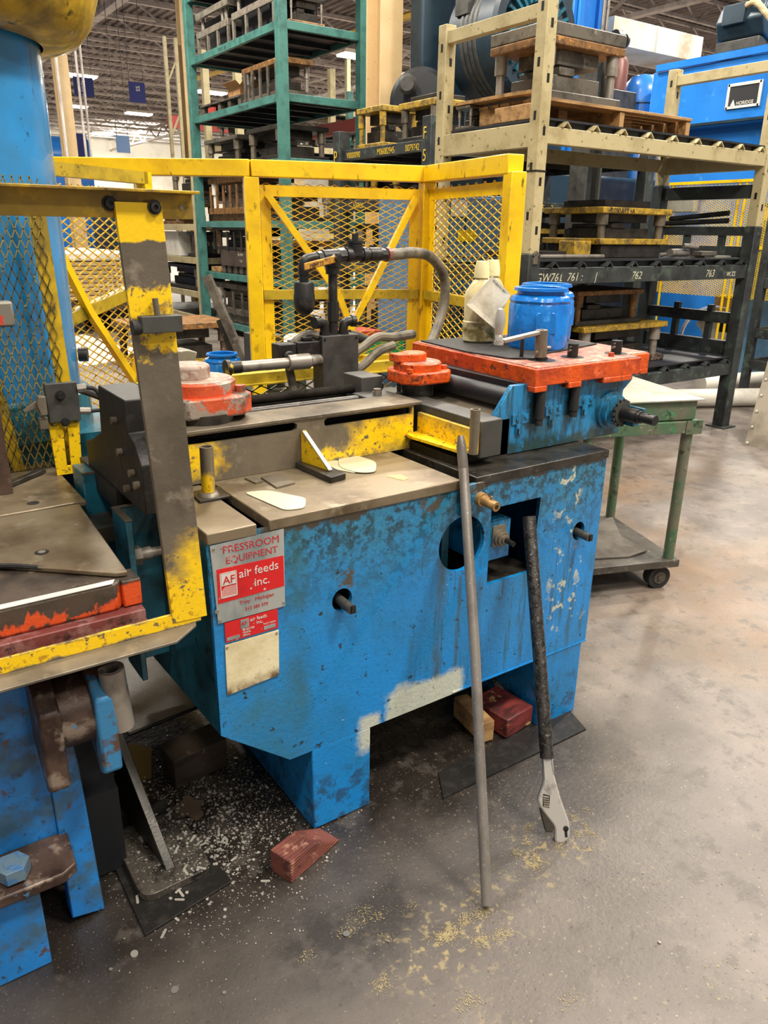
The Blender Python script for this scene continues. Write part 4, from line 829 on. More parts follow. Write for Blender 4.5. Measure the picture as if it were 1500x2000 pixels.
tag(obj('metal_chips', fm, SLUGM, kind='stuff'), 'fine bright metal chips scattered over the oily floor', 'chips')
for cx, cy, sx_, sy_, nn in ((.25,-.46,.09,.05,900), (.08,-.36,.08,.04,260), (.60,-.41,.06,.05,520), (.72,-.40,.04,.04,200), (-.05,-.72,.12,.06,700), (-.25,-.66,.1,.06,320), (.1,-.85,.12,.06,240), (.5,-.6,.4,.25,420), (1.6,-.2,.5,.4,420)):
    hot = [(random.gauss(cx,sx_), random.gauss(cy,sy_)) for _ in range(9)]
    for k in range(int(nn*1.5)):
        h = random.choice(hot); tiny(fd, random.gauss(h[0],sx_*.16), random.gauss(h[1],sy_*.2), .001, random.uniform(.0006,.0019))
tag(obj('absorbent_grains', fd, DUSTM, kind='stuff'), 'pale tan absorbent grains scattered on the floor by the leaning bar', 'grains')

# ================================================================ work cart on casters
ct = thing('work_cart', 'worn green steel work cart on casters with a pale sheet top', 'cart', (2.279,.419,0), radians(-20), None, True)
# local: x to the left is negative along the front edge, y back
obj('apron', M().box(-.55,-.02,.012,.032,.80,.885).box(-.03,-.01,.03,.55,.80,.885), GREENC, ct, .002)
obj('top_frame', M().box(-.55,.005,-.005,.03,.745,.795).box(-.04,.005,.03,.6,.745,.795).box(-.55,.005,.57,.6,.745,.795), GREENC, ct, .002)
obj('corner_gusset', M().box(-.07,.008,-.009,-.004,.74,.80).cyl((-.03,-.009,.785),(-.03,-.013,.785),.006,8), GREENC, ct)
obj('sheet_top', M().prism([(-.555,-.004,.884),(.006,-.004,.884),(.0,.6,.884),(-.555,.6,.884)], (0,0,.005)), SHEET, ct)
for x, y in ((-.035,.03), (-.035,.55), (-.51,.03), (-.51,.55)): obj('leg', M().cyl((x,y,.15),(x,y,.75),.024,18), GREENC, ct)
obj('lower_shelf', M().box(-.555,0,-.01,.6,.115,.15), CARTS, ct, .003)
for x, y in ((-.06,.05), (-.06,.54), (-.49,.05), (-.49,.54)):
    k = obj('caster', M().cyl((x-.012,y-.03,.055),(x-.012,y+.02,.055),.055,24), RUBBER, ct)
    obj('hub', M().cyl((x-.012,y-.034,.055),(x-.012,y-.03,.055),.03,18).cyl((x-.012,y-.04,.055),(x-.012,y-.034,.055),.012,12), CARTS, k)
    obj('fork', M().box(x-.03,x+.01,y+.022,y+.028,.04,.115).box(x-.04,x+.02,y-.03,y+.05,.10,.115), CARTS, k)
cd = M().prism([(-.45,.08,.001),(-.22,.06,.001),(-.1,.1,.006),(-.12,.3,.001),(-.05,.5,.02),(-.45,.5,.001)], (0,0,.006))
o = obj('cardboard_sheet', cd, mat('grey_dirty_card', '625b52', .8, 0, [('48423b', 8, .45, .65, {})]), None); o.location = (2.279,.419,.1505); o.rotation_euler = (0,0,radians(-20)); tag(o, 'dirty grey cardboard sheet lying on the lower shelf of the cart', 'cardboard')
# ================================================================ die sets (generic builder, every one its own thing)
def die_set(label, x0, x1, y0, y1, z, h, lo=DIEG, hi=DIEG, blk=DIED, post=STEEL, risers=0, top=0, rail=None, name='die_set', riserh=.0, cat='die set', group=None, number=None, ribs=0):
    cx, cy = (x0+x1)/2, (y0+y1)/2; w, d = x1-x0, y1-y0
    t = thing(name, label, cat, (cx, cy, z), 0, group, True)
    X, Y = w/2, d/2; zz = 0
    if risers:
        rh = riserh or h*.16
        for k in range(risers):
            u = -X + w*(k+.5)/risers; obj('riser', M().box(u-w*.16/risers, u+w*.16/risers, -Y, Y, 0, rh), lo, t)
        zz = rh
    th_ = h*.14
    obj('lower_shoe', M().box(-X, X, -Y, Y, zz, zz+th_), lo, t, .006)
    ht = h - zz - 2*th_ - top
    for a in (-1, 1):
        for b in (-1, 1):
            p = obj('guide_post', M().cyl((a*X*.84, b*Y*.8, zz+th_), (a*X*.84, b*Y*.8, zz+th_+ht), min(w,d)*.05, 12).cyl((a*X*.84, b*Y*.8, zz+th_+ht*.55), (a*X*.84, b*Y*.8, zz+th_+ht), min(w,d)*.075, 12), post, t)
    obj('die_block', M().box(-X*.62, X*.62, -Y*.7, Y*.7, zz+th_, zz+th_+ht*.42).box(-X*.5, -X*.1, -Y*.74, Y*.6, zz+th_+ht*.42, zz+th_+ht*.6), blk, t, .004)
    obj('punch_block', M().box(-X*.5, X*.58, -Y*.66, Y*.66, zz+th_+ht*.66, zz+th_+ht), blk, t, .004)
    obj('upper_shoe', M().box(-X, X, -Y, Y, zz+th_+ht, zz+2*th_+ht), hi, t, .006)
    if top: obj('top_plate', M().box(-X*.7, X*.6, -Y*.7, Y*.7, h-top, h), blk, t, .004)
    for k in range(ribs):
        u = -Y + d*(k+.5)/ribs; obj('rib', M().box(-X-.02, -X, u-.025, u+.025, zz, h*.8), lo, t)
    if number: txt(number, .052, (-X*.85 if w > d else -X*.85, -Y-.002, zz+th_+ht+.001), (1,0,0), (0,0,1), INK, t, 'die_number')
    return t
def rack(name, label, s0, s1, t0, t1, top, levels, ma, beam=.09, pw=.075, deck=SHELFD, under=True, cat='rack', group=None, base=0):
    r = thing(name, label, cat, ((s0+s1)/2, (t0+t1)/2, 0), 0, group)
    for x in (s0, s1):
        for y in (t0, t1):
            obj('post', M().box(x-pw/2, x+pw/2, y-pw/2, y+pw/2, base, top), ma, r, .004)
    for z in levels:
        for y in (t0, t1): obj('beam', M().box(s0+pw/2, s1-pw/2, y-.025, y+.025, z-beam, z), ma, r, .003)
        for x in (s0, s1): obj('beam', M().box(x-.025, x+.025, t0+pw/2, t1-pw/2, z-beam, z), ma, r, .003)
        m = M().box(s0+.025, s1-.025, t0+.025, t1-.025, z-.02, z-.006)
        if under:
            k = t0 + .25
            while k < t1: m.box(s0+.03, s1-.03, k, k+.04, z-beam*.8, z-.02); k += .5
        obj('shelf_deck', m, deck, r)
    return r

# ================================================================ cream and dark rack at right
rr = thing('storage_rack', 'tall cream and dark steel rack loaded with die sets to the right of the fence', 'rack', (4.2,2.7,0))
S0, S1, T0, T1 = 2.985, 5.42, 2.24, 3.16
def slots(m, x, y, zs, d):
    for z in zs: m.box(x-.012, x+.012, y+d-.002, y+d+.002, z-.025, z+.025) if d else None
    return m
for x, y, tp, lowtop in ((S0,T0,3.3,1.42), (S0,T1,2.83,1.35), (S1,T0,2.80,1.62), (S1,T1,2.84,1.95)):
    p = obj('post', M().box(x-.042,x+.042,y-.042,y+.042,lowtop,tp), CREAM, rr, .004, label='cream painted post')
    q = M()
    for k in range(int((tp-lowtop)/.28)):
        z = lowtop+.14+k*.28; q.box(x-.008,x+.012,y-.0435,y-.041,z-.024,z+.024).box(x-.0435,x-.041,y-.01,y+.01,z+.06,z+.108)
    obj('slot', q, BLACK, p, kind='stuff')
    obj('lower_post', M().box(x-.05,x+.05,y-.05,y+.05,0.01,lowtop).box(x-.09,x+.09,y-.09,y+.09,0,.012), DRACK, rr, .004)
obj('post_joint', M().box(S0-.045,S0+.045,T0-.045,T0+.045,1.895,1.905), BLACK, rr)
for z, ma, bh in ((2.15,CREAM,.095), (1.335,DRACK,.105), (.555,DRACK,.10)):
    for y in (T0,T1): obj('beam', M().box(S0,S1,y-.03,y+.03,z-bh,z), ma, rr, .004)
    for x in (S0,S1): obj('beam', M().box(x-.03,x+.03,T0,T1,z-bh-(.02 if z>2 else 0),z+(.02 if z > 2 else 0)), ma, rr, .004)
    obj('shelf_deck', M().box(S0+.03,S1-.03,T0-.01,T1+.02,z+.038,z+.05).box(S0+.03,S1-.03,T0+.03,T0+.05,z-.01,z+.038), SHELFD, rr)
    for k in range(9):
        x = S0+.2+k*.265
        obj('deck_support', M().bar((x-.035,T0-.01,z+.002),(x,T0-.01,z+.034),.06,.007).bar((x,T0-.01,z+.034),(x+.035,T0-.01,z+.002),.06,.007), DRACK if z < 2 else CREAM, rr)
for x, z in ((S0,2.79),(S1,2.79)): obj('end_bar', M().box(x-.03,x+.03,T0,T1,z-.075,z), CREAM, rr, .003)
for z, h in ((1.93,.10),(1.62,.07),(1.47,.10),(.95,.09),(.72,.12)): obj('end_bar', M().box(S1-.03,S1+.03,T0,T1,z-h,z), DRACK, rr, .003)
for y in (2.5,2.83): obj('end_bar', M().box(S1-.02,S1+.02,y-.025,y+.025,1.40,1.6), DRACK, rr); obj('end_bar', M().box(S1-.02,S1+.02,y-.025,y+.025,.7,1.0), DRACK, rr)
for s, u in (('GW761', 3.02), ('.  761 :', 3.25), ('|', 3.58), ('762', 3.96), ('763', 4.83), ('w.ts', 5.1)): handwriting(s, .075, (u,T0-.0315,1.25), (1,0,0), (0,0,1), CHALK, rr, 'chalk_mark')
obj('latch', M().pipe((S0,T0-.052,1.42),(S0,T0-.06,1.42),.02,.012,12).box(S0-.02,S0+.02,T0-.06,T0-.05,1.36,1.40), STEEL, rr)

die_set('tall grey press die with rusty top plates on the pallet of the cream rack', 3.14, 3.83, 2.36, 2.90, 2.331, .345, DIEG, DIEO, DIEG, STEELB)
o = solo('die_top_slab', M().box(3.14,3.83,2.36,2.90,2.6775,2.75), DIEG, 'grey steel slab lying on the tall press die on the pallet', 'plate', bevel=.006)
die_set('low rusty die under a splintered board at the left end of the cream rack', 3.04, 3.4, 2.965, 3.11, 2.201, .148, DIEG, DIEG, DIED, STEELB)
pp = thing('wooden_pallet', 'weathered wooden pallet under the tall press die on the cream rack', 'pallet', (3.8,2.75,2.2))
for x in (3.125, 3.84, 4.555): obj('stringer', M().box(x-.022,x+.022,2.34,2.93,2.217,2.31), WOOD, pp, .002)
for k in range(6):
    y = 2.33 + k*.103; obj('deck_board', M().box(3.10,4.58,y,y+.09,2.311,2.33), WOOD, pp, .002)
for y in (2.335, 2.58, 2.83): obj('base_board', M().box(3.10,4.58,y,y+.1,2.202,2.216), WOOD, pp)
for x in (3.5, 4.15): obj('stringer', M().box(x-.04,x+.04,2.55,2.62,2.217,2.31), WOOD, pp)
solo('wood_block', M().box(3.03,3.095,2.30,2.70,2.203,2.295), WOOD, 'thick split timber block standing beside the pallet on the cream rack', 'timber block', bevel=.006)
solo('broken_board', M().prism([(3.035,3.105,2.352),(3.035,2.55,2.352),(3.06,2.4,2.352),(3.135,2.5,2.352),(3.135,2.91,2.352),(3.3,3.10,2.352)], (0,0,.02)), WOOD, 'splintered pale board lying on the low die of the cream rack', 'board')

die_set('yellow plated die set stencilled 2050A12 A on the middle shelf of the dark rack', 3.80, 4.56, 2.38, 2.95, 1.476, .30, DIEY, DIEY, DIED, STEEL, top=.05, number='\u20222050A12 \u2022A')
solo('die_base_block', M().box(3.84,4.5,2.40,2.93,1.386,1.475), DIED, 'dark steel base block under the die stencilled 2050A12 A', 'block', bevel=.005)
solo('steel_tube', M().pipe((3.06,2.32,1.401),(3.75,2.30,1.401),.014,.010,14), STEELB, 'long hollow steel tube lying on the middle shelf near the cream post', 'tube')
solo('steel_block', M().box(3.62,3.79,2.45,2.6,1.386,1.50), DIEY, 'small yellow flaking steel block left of the stencilled die', 'block', bevel=.006)
for k, (p, q, r, lb) in enumerate((((4.62,2.40,1.42),(4.86,2.42,1.42),.03,'short thick steel bar right of the stencilled die'), ((4.70,2.55,1.40),(5.2,2.75,1.41),.014,'thin steel rod lying loose on the middle shelf'), ((4.75,2.38,1.47),(4.9,2.36,1.465),.018,'stub of pale steel bar lying over the thick bar'))):
    solo('steel_rod', M().cyl(p, q, r, 14), STEELB, lb, 'rod')
solo('flat_plate', M().box(4.95,5.3,2.32,2.62,1.386,1.40), SHEET, 'pale flat steel plate on the middle shelf by the right post', 'plate')
solo('grey_block', M().box(4.88,5.08,2.30,2.42,1.4005,1.432), DIEG, 'small grey steel block resting on the pale flat plate', 'block', bevel=.003)
solo('steel_slab', M().box(3.2,3.6,2.5,2.9,1.386,1.43), DIED, 'dark steel slab lying on the middle shelf behind the hollow tube', 'plate', bevel=.004)

die_set('yellow edged open die with tall posts on the bottom shelf of the dark rack', 3.75, 4.72, 2.40, 3.0, .606, .30, RUST, DIEY, DIED, STEELB)
die_set('dark brown die stacked on the yellow edged die of the bottom shelf', 3.72, 4.45, 2.46, 2.95, .907, .25, DIED, DIEO, DIED, DIEO)
die_set('black die half hidden behind the pails on the bottom shelf', 3.10, 3.62, 2.45, 3.0, .606, .42, DIED, DIED, BLACKM, STEEL)
solo('tool_steel_block', M().box(3.45,3.60,2.29,2.40,.606,.70), DIEG, 'grey steel block at the front of the bottom shelf beside the pails', 'block', bevel=.004)

# ================================================================ dark rack with stencilled beams behind
dr_ = rack('storage_rack', 'dark steel rack with yellow stencilled numbers behind the fence corner', 3.62, 6.4, 4.12, 5.56, 2.44, [2.27, 1.82, 1.25, .62], DRACK, .09, .12)
for s, y in (('V0000090', 5.42), ('M06082945', 4.90), ('0079742', 4.46)):
    txt(s, .075, (3.593, y, 2.195), (0,-1,0), (0,0,1), INKY, dr_, 'stencil', sx=.78)
txt('P', .16, (3.555,5.60,2.16), (0,-1,0), (0,0,1), INKY, dr_, 'stencil', sx=.8)
txt('F', .13, (3.555,4.16,2.27), (0,-1,0), (0,0,1), INKY, dr_, 'stencil', sx=.8)
txt('5', .13, (3.555,4.16,2.10), (0,-1,0), (0,0,1), INKY, dr_, 'stencil', sx=.8)
txt('405    2', .085, (4.85,4.09,1.742), (1,0,0), (0,0,1), INKY, dr_, 'stencil', sx=.85)
txt('HAR20', .07, (3.593,5.30,1.75), (0,-1,0), (0,0,1), INKY, dr_, 'stencil', sx=.85)
txt('3HR96', .07, (3.593,4.75,1.75), (0,-1,0), (0,0,1), INKY, dr_, 'stencil', sx=.85)
txt('THREE.', .07, (3.593,5.30,1.18), (0,-1,0), (0,0,1), INKY, dr_, 'stencil', sx=.85)
die_set('yellow plated die on top of the stencilled rack beside the dark post', 3.72, 4.2, 4.22, 4.75, 2.272, .38, DIED, DIEY, DIED, STEEL, top=.05)
die_set('yellow and dark die beside the letter P post of the stencilled rack', 3.72, 4.15, 5.0, 5.45, 2.272, .36, DIEY, DIEY, DIED, DIEY)
die_set('orange yellow die behind the fence mesh on the upper shelf of the stencilled rack', 3.70, 4.2, 4.75, 5.2, 1.822, .24, DIEY, DIEY, DIED, DIEY)
die_set('small grey die at the left end of the stencilled rack upper shelf', 3.70, 4.1, 5.25, 5.48, 1.822, .2, DIEG, DIEG, DIED, STEEL)
die_set('dark die behind the fence brace on the stencilled rack middle shelf', 3.70, 4.3, 4.85, 5.45, 1.252, .36, DIED, DIED, DIED, STEELB)
die_set('dark brown die on the stencilled rack bottom shelf', 3.70, 4.3, 4.8, 5.4, .622, .4, DIED, DIEO, DIED, STEEL)
die_set('yellow striped die beyond the cream post on the stencilled rack', 4.9, 5.5, 4.2, 4.7, 1.252, .34, DIEG, DIEY, DIED, STEEL)
die_set('black die at the right of the stencilled rack', 5.6, 6.2, 4.2, 4.8, 1.252, .4, DIED, DIED, DIED, STEEL)
dp = thing('steel_column', 'heavy dark grey steel column behind the cream rack', 'column', (5.2,3.85,0))
obj('flange', M().box(5.10,5.125,3.75,3.95,0,3.0).box(5.285,5.31,3.75,3.95,0,3.0), DGREY, dp)
obj('web', M().box(5.125,5.285,3.84,3.86,0,3.0), DRACK, dp)
# blue cabinet behind the fence with boxes in front of it
bc = thing('blue_cabinet', 'tall slate blue steel cabinet behind the fence corner', 'cabinet', (3.9,3.6,0))
CABL = mat('slate_blue_locker', '5f86a8', .45, 0, [('4a6d8c', 3, .45, .65, {}), ('c8c8c0', 60, .72, .75, {})])
obj('body', M().box(2.98,4.0,3.5,3.95,.0,1.82), CABL, bc, .006)
obj('door', M().box(3.0,3.48,3.485,3.5,.1,1.80), CABL, bc, .003); obj('door', M().box(3.5,3.98,3.485,3.5,.1,1.80), CABL, bc, .003)
solo('notice_paper', M().box(3.34,3.5,3.481,3.4845,1.66,1.78), WHITE, 'small white notice on the slate blue cabinet', 'notice')
solo('notice_paper', M().box(3.42,3.6,3.481,3.4845,1.48,1.56), YEL, 'small yellow notice on the slate blue cabinet', 'notice')
solo('cardboard_sheet', M().box(2.93,3.14,3.43,3.45,.0,1.44), TAN, 'tan cardboard sheet standing at the left of the slate blue cabinet', 'cardboard')
solo('cardboard_sheet', M().box(3.2,3.34,3.45,3.47,.0,1.38), TAN, 'tan cardboard panel leaning on the front of the slate blue cabinet', 'cardboard')
bn = thing('work_bench', 'dark steel bench behind the fence carrying a red sheet and a green tray', 'bench', (2.6,3.75,0))
obj('bench_top', M().box(1.9,2.9,3.35,4.0,.63,.67), DRACK, bn); 
for x in (1.95,2.85):
    for y in (3.4,3.95): obj('leg', M().box(x-.03,x+.03,y-.03,y+.03,0,.63), DRACK, bn)
solo('red_sheet', M().box(2.42,2.85,3.7,3.98,.672,.80), REDB, 'dark red folded sheet on the bench behind the fence', 'sheet')
gt = thing('green_tray', 'green plastic tray on the bench behind the fence', 'tray', (2.6,3.45,.67))
obj('base', M().box(2.38,2.85,3.37,3.6,.672,.68), GREENP, gt); obj('rim', M().box(2.38,2.85,3.37,3.38,.68,.76).box(2.38,2.85,3.59,3.6,.68,.76).box(2.38,2.39,3.37,3.6,.68,.76).box(2.84,2.85,3.37,3.6,.68,.76), GREENP, gt)
solo('white_sack', M().lathe([(.06,0),(.14,.03),(.15,.09),(.08,.14),(.0001,.15)], (2.1,3.7,.671), n=18), PAPER, 'crumpled white sack on the left of the bench behind the fence', 'sack')
solo('leaning_beam', M().bar((1.75,3.3,.03),(1.35,3.55,1.25),.09,.05), DIEG, 'grey steel beam leaning behind the left fence post', 'beam')
solo('leaning_beam', M().bar((1.72,3.42,.03),(1.5,3.7,.95),.07,.05), DIED, 'shorter dark beam leaning behind the left fence post', 'beam')

# low bench behind the slide with pail, casting and box
b2 = thing('low_bench', 'low dark steel bench behind the slide rods', 'bench', (1.0,2.6,0))
obj('bench_top', M().box(.62,1.34,2.38,2.74,.66,.70), DGREY, b2)
for x in (.66,1.30):
    for y in (2.42,2.70): obj('leg', M().box(x-.03,x+.03,y-.03,y+.03,0,.66), DGREY, b2)
pail(1.03, 2.60, .7, .3, 'blue plastic pail with a cut away side on the bench behind the slide')
solo('dark_box', M().box(1.19,1.335,2.44,2.66,.701,.99), DGREY, 'dark grey steel box beside the blue pail at the fence post', 'box', bevel=.004)
cs = M(); cpts = [(.70,2.5,.701),(.90,2.5,.701),(.90,2.5,.79),(.84,2.5,.81),(.83,2.5,.86),(.85,2.5,.92),(.80,2.5,.935),(.70,2.5,.935)]
solo('curved_casting', cs.prism(cpts, (0,.12,0)), SHEET, 'pale curved steel casting beside the flat upright bar', 'casting', bevel=.006)
solo('flat_strip', M().bar((.88,2.72,.708),(.965,2.45,.708),.05,.012), STEELB, 'pale flat steel strip on the bench by the blue pail', 'strip')
die_set('brown plated die on posts standing on the floor beyond the flat upright bar', 2.0, 3.2, 7.4, 8.3, 0, .5, DIEY, DIEO, DIED, RUST)

# ================================================================ green rack with dies
gr = rack('green_rack', 'tall green steel rack stacked with die sets', 4.30, 5.46, 8.06, 10.98, 5.2, [.18, .91, 1.66, 2.41, 3.14, 3.92, 4.72], GREEN, .09, .12)
txt('TEKES  185', .06, (4.274,9.9,3.85), (0,-1,0), (0,0,1), INK, gr, 'stencil')
txt('TEKES 1510', .06, (4.274,9.3,3.07), (0,-1,0), (0,0,1), INK, gr, 'stencil')
def frame_die(label, y0, y1, z, h):
    t = thing('die_set', label, 'die set', (4.7,(y0+y1)/2,z), 0, None)
    obj('die_block', M().box(4.48,5.0,y0+.05,y1-.05,z+h*.12,z+h*.8), BLACKM, t)
    for zz in (z+h*.52, z+h*.93): obj('side_rail', M().box(4.36,4.40,y0,y1,zz-.06,zz+.02).box(4.40,5.0,y0,y0+.04,zz-.06,zz+.02), ALU, t, .003)
    for k in range(4): y = y0+.03+(y1-y0-.06)*k/3; obj('stanchion', M().box(4.365,4.395,y-.025,y+.025,z+.002,z+h*.5), ALU, t)
    for y in (y0+.2, y0+.32, y1-.1): obj('guide_post', M().cyl((4.44,y,z+h*.5),(4.44,y,z+h*.93),.03,12), STEELB, t)
    return t
frame_die('black die in a pale riveted frame on the upper green shelf nearest the cream column', 9.72, 10.85, 3.92, .58)
frame_die('black die in a pale riveted frame on the upper green shelf beside the corner post', 8.35, 9.6, 3.92, .62)
die_set('dark die with chrome posts on the upper green shelf right of the corner post', 4.45, 4.95, 8.12, 8.32, 3.92, .30, DIEO, DIED, DIED, STEELB)
die_set('long die with a tan top plate on the green shelf below the framed dies', 4.36, 4.82, 8.2, 9.35, 3.14, .46, DIEG, DIEO, DIED, STEELB, ribs=5, top=.03)
fb = solo('open_carton', M().box(4.42,4.75,9.55,9.95,3.29,3.42).prism([(4.42,9.55,3.42),(4.34,9.52,3.47),(4.34,9.98,3.47),(4.42,9.95,3.42)], (0,0,.004)).prism([(4.42,9.95,3.42),(4.42,10.06,3.46),(4.75,10.06,3.46),(4.75,9.95,3.42)], (0,0,.004)).prism([(4.42,9.55,3.42),(4.44,9.45,3.49),(4.75,9.45,3.49),(4.75,9.55,3.42)], (0,0,.004)), CARDB, 'open brown carton on the green shelf beside the tan topped die', 'carton')
pk = thing('parallel_rack', 'grey bridge of steel parallels at the left of the green shelf under the carton', 'parallels', (4.6,10.1,3.14))
obj('bridge_plate', M().box(4.36,4.9,9.45,10.88,3.265,3.288), DIEG, pk)
for y in (9.5,9.85,10.2,10.55,10.82): obj('parallel', M().box(4.38,4.88,y-.05,y+.05,3.142,3.265), DIEG, pk)
solo('red_block', M().box(4.33,4.37,10.3,10.5,3.142,3.22), REDB, 'small red block at the front of the green shelf under the bridge plate', 'block')
die_set('die with rusty upper plate on the green shelf behind the fence rail', 4.36, 5.1, 8.3, 9.3, 2.41, .42, DIED, DIED, DIED, STEEL)
die_set('dark die at the left of the green shelf behind the fence rail', 4.36, 5.1, 9.6, 10.8, 2.41, .40, DIED, DIEG, DIED, STEEL)
die_set('boxy die with two rusty panels on the green shelf at eye level', 4.36, 5.1, 9.3, 10.75, 1.66, .62, DIEO, DIEO, DIEG, WHITE, risers=5, riserh=.1, ribs=6)
die_set('dark die with paired guide pins below the green shelf at eye level', 4.36, 5.1, 9.2, 10.7, 1.25, .33, DIED, DIED, BLACKM, DIEO, ribs=6)
dk = thing('steel_tombstone', 'large dark steel block with chalk writing on the green shelf', 'block', (4.7,9.8,.91))
obj('block_body', M().box(4.36,5.2,9.15,10.4,1.02,1.245), mat('warm_dark_block', '5a4d45', .5, .3, [('473c35', 3, .45, .65, {})]), dk)
for k in range(6): y = 9.2+k*.22; obj('foot_block', M().box(4.38,5.1,y,y+.12,.912,1.02), DIEG, dk)
handwriting('90 SPM', .06, (4.355,9.75,1.17), (0,-1,0), (0,0,1), CHALK, dk, 'chalk_mark'); handwriting('1 pc', .06, (4.355,9.7,1.09), (0,-1,0), (0,0,1), CHALK, dk, 'chalk_mark')
solo('wood_offcut', M().box(4.36,4.6,10.42,10.8,.912,.985), WOOD, 'pale timber offcut at the left of the green shelf beside the chalked block', 'timber block')
die_set('grey die with a row of blocks on the lowest green shelf', 4.36, 5.1, 9.15, 10.8, .18, .58, DIEG, DIEG, DIEG, WHITE, risers=7, riserh=.12, ribs=5)
die_set('dark die behind the fence mesh on the lowest green shelf', 4.36, 5.1, 8.2, 9.0, .18, .5, DIED, DIED, DIED, STEEL)
die_set('dark die behind the fence mesh on the second green shelf', 4.36, 5.1, 8.2, 9.0, .91, .5, DIED, DIEO, DIED, STEEL)
die_set('dark die behind the fence mesh on the green shelf at eye level', 4.36, 5.1, 8.2, 9.1, 1.66, .42, DIED, DIEO, DIED, STEELB)

# beige rack continuing left of the green one
br_ = rack('beige_rack', 'weathered beige steel rack beside the left foot of the green rack', 4.30, 5.46, 11.12, 14.0, 2.7, [.16, .56, 1.62, 1.1], CREAM, .1, .1)
die_set('grey die with a yellow plate on the upper beige rack shelf', 4.36, 5.1, 11.3, 12.4, 2.05, .5, DIEO, DIEG, DIED, STEEL)
solo('shelf_board', M().box(4.3,5.4,11.2,13.6,1.98,2.045), ALU, 'pale steel plate carrying a die on the beige rack', 'plate')
die_set('brown die below the pale plate on the beige rack', 4.36, 5.1, 12.2, 13.4, 1.622, .34, DIEO, DIEY, DIEO, STEEL)
solo('white_carton', M().box(4.36,5.0,12.2,13.2,1.102,1.5), WHITE, 'white carton on the beige rack behind the flat upright', 'carton')
die_set('small press fixture on the beige rack beside the white carton', 4.36, 4.8, 11.3, 11.8, 1.102, .4, DIED, DIED, DIEG, STEEL)
die_set('dark die on the low shelf of the beige rack', 4.36, 5.1, 11.4, 13.2, .562, .4, DIED, DIED, BLACKM, STEELB)

# racks behind the green rack
bb_ = rack('beige_rack', 'beige rack upright row with punched holes behind the green rack', 5.6, 8.3, 12.2, 13.6, 4.6, [3.0, 2.35, 1.5], CREAM, .1, .12)
for k, (a, b, h, lb) in enumerate(((5.7,6.25,.35,'dark die on the far beige rack left of the gap'), (6.3,7.1,.3,'dark die in the middle of the far beige rack'), (7.2,8.2,.32,'dark die at the right of the far beige rack'))):
    die_set(lb, a, b, 12.3, 13.4, 3.0, h, DIED, DIED, DIED, STEEL)
cr_ = solo('timber_crate', M().box(5.7,6.9,12.25,13.2,2.352,2.56), TAN, 'tan timber crate on the far beige rack below the dark dies', 'crate')
solo('red_crane_beam', M().box(5.9,12.5,16.4,16.55,3.6,3.85), REDB, 'red painted crane beam beyond the green rack', 'beam')
solo('red_crane_beam', M().box(6.1,6.25,8.6,12.0,2.95,3.12), REDB, 'shorter red beam showing right of the green corner post', 'beam')
fg = rack('green_rack', 'distant green rack seen between green post and cream column', 8.6, 10.4, 11.5, 13.4, 4.2, [3.3, 2.5], GREEN, .1, .12)
rack('beige_rack', 'tall pale rack upright with cross braces against the ceiling trusses', 7.6, 9.8, 14.4, 15.4, 5.2, [4.0, 3.0], CREAM, .1, .1)
def ibeam(label, x, y, w, h, rz=0):
    t = thing('building_column', label, 'column', (x,y,0), rz, None, True)
    obj('flange', M().box(-w/2,w/2,-w/2,-w/2+.02,0,h).box(-w/2,w/2,w/2-.02,w/2,0,h), CREAM2, t); obj('web', M().box(-.012,.012,-w/2+.02,w/2-.02,0,h), CREAM2, t)
    return t
ibeam('wide cream building column right of the green rack', 5.02, 6.9, .30, 8.1)
ibeam('slender cream building column near the big blue press column', 3.40, 15.0, .24, 8.1)
ibeam('cream building column directly left of the green rack', 5.81, 15.0, .22, 8.1)
ub_ = thing('rack_upright', 'thin pale braced upright left of the green rack', 'upright', (5.45,14.9,0))
for x in (5.36,5.58): obj('post', M().box(x-.03,x+.03,14.87,14.93,0,5.0), CREAM, ub_)
bm_ = M()
for k in range(5): bm_.bar((5.36,14.9,.4+k*.95),(5.58,14.9,.85+k*.95),.03,.03)
obj('brace', bm_, CREAM, ub_, kind='stuff')

# ================================================================ dark press with flywheel
fly = thing('stamping_press', 'huge navy stamping press with a banded flywheel behind the racks', 'press', (7.0,6.2,0))
obj('frame', M().box(6.45,7.1,6.7,7.9,0,5.6), NAVY, fly, .03)
obj('base', M().box(6.5,9.0,5.75,6.4,0,2.25), NAVY, fly, .03)
obj('gear_housing', M().box(5.75,6.9,5.8,6.3,2.3,5.4), NAVY, fly, .03)
obj('strap', M().box(5.0,5.2,5.4,5.6,3.6,5.4), DGREY, fly)
obj('dark_panel', M().box(7.1,8.2,5.70,5.748,.3,2.2), BLACKM, fly); obj('red_edge', M().box(8.3,8.55,5.70,5.748,.3,2.2), OXBR, fly)
fw_ = obj('flywheel', M().lathe([(.15,-.04),(.15,.02),(.44,.03),(.46,.0),(.55,.0),(.58,.04),(.58,.72),(.55,.75),(.0001,.75)], (5.58,5.0,3.42), (0,1,0), 64), NAVY, fly)
bl2 = M()
for k in range(4): bl2.lathe([(.581,.26+k*.07),(.592,.27+k*.07),(.592,.30+k*.07),(.581,.31+k*.07)], (5.58,5.0,3.42), (0,1,0), 64, False)
obj('drive_belt', bl2, DGREY, fw_, kind='stuff')
rb = M()
for k in range(28):
    a = 2*pi*k/28; rb.bar((5.58+.28*cos(a),5.0,3.42+.28*sin(a)), (5.58+.44*cos(a),5.0,3.42+.44*sin(a)), .03, .05, (0,1,0))
obj('spoke', rb, TEAL, fw_, kind='stuff')
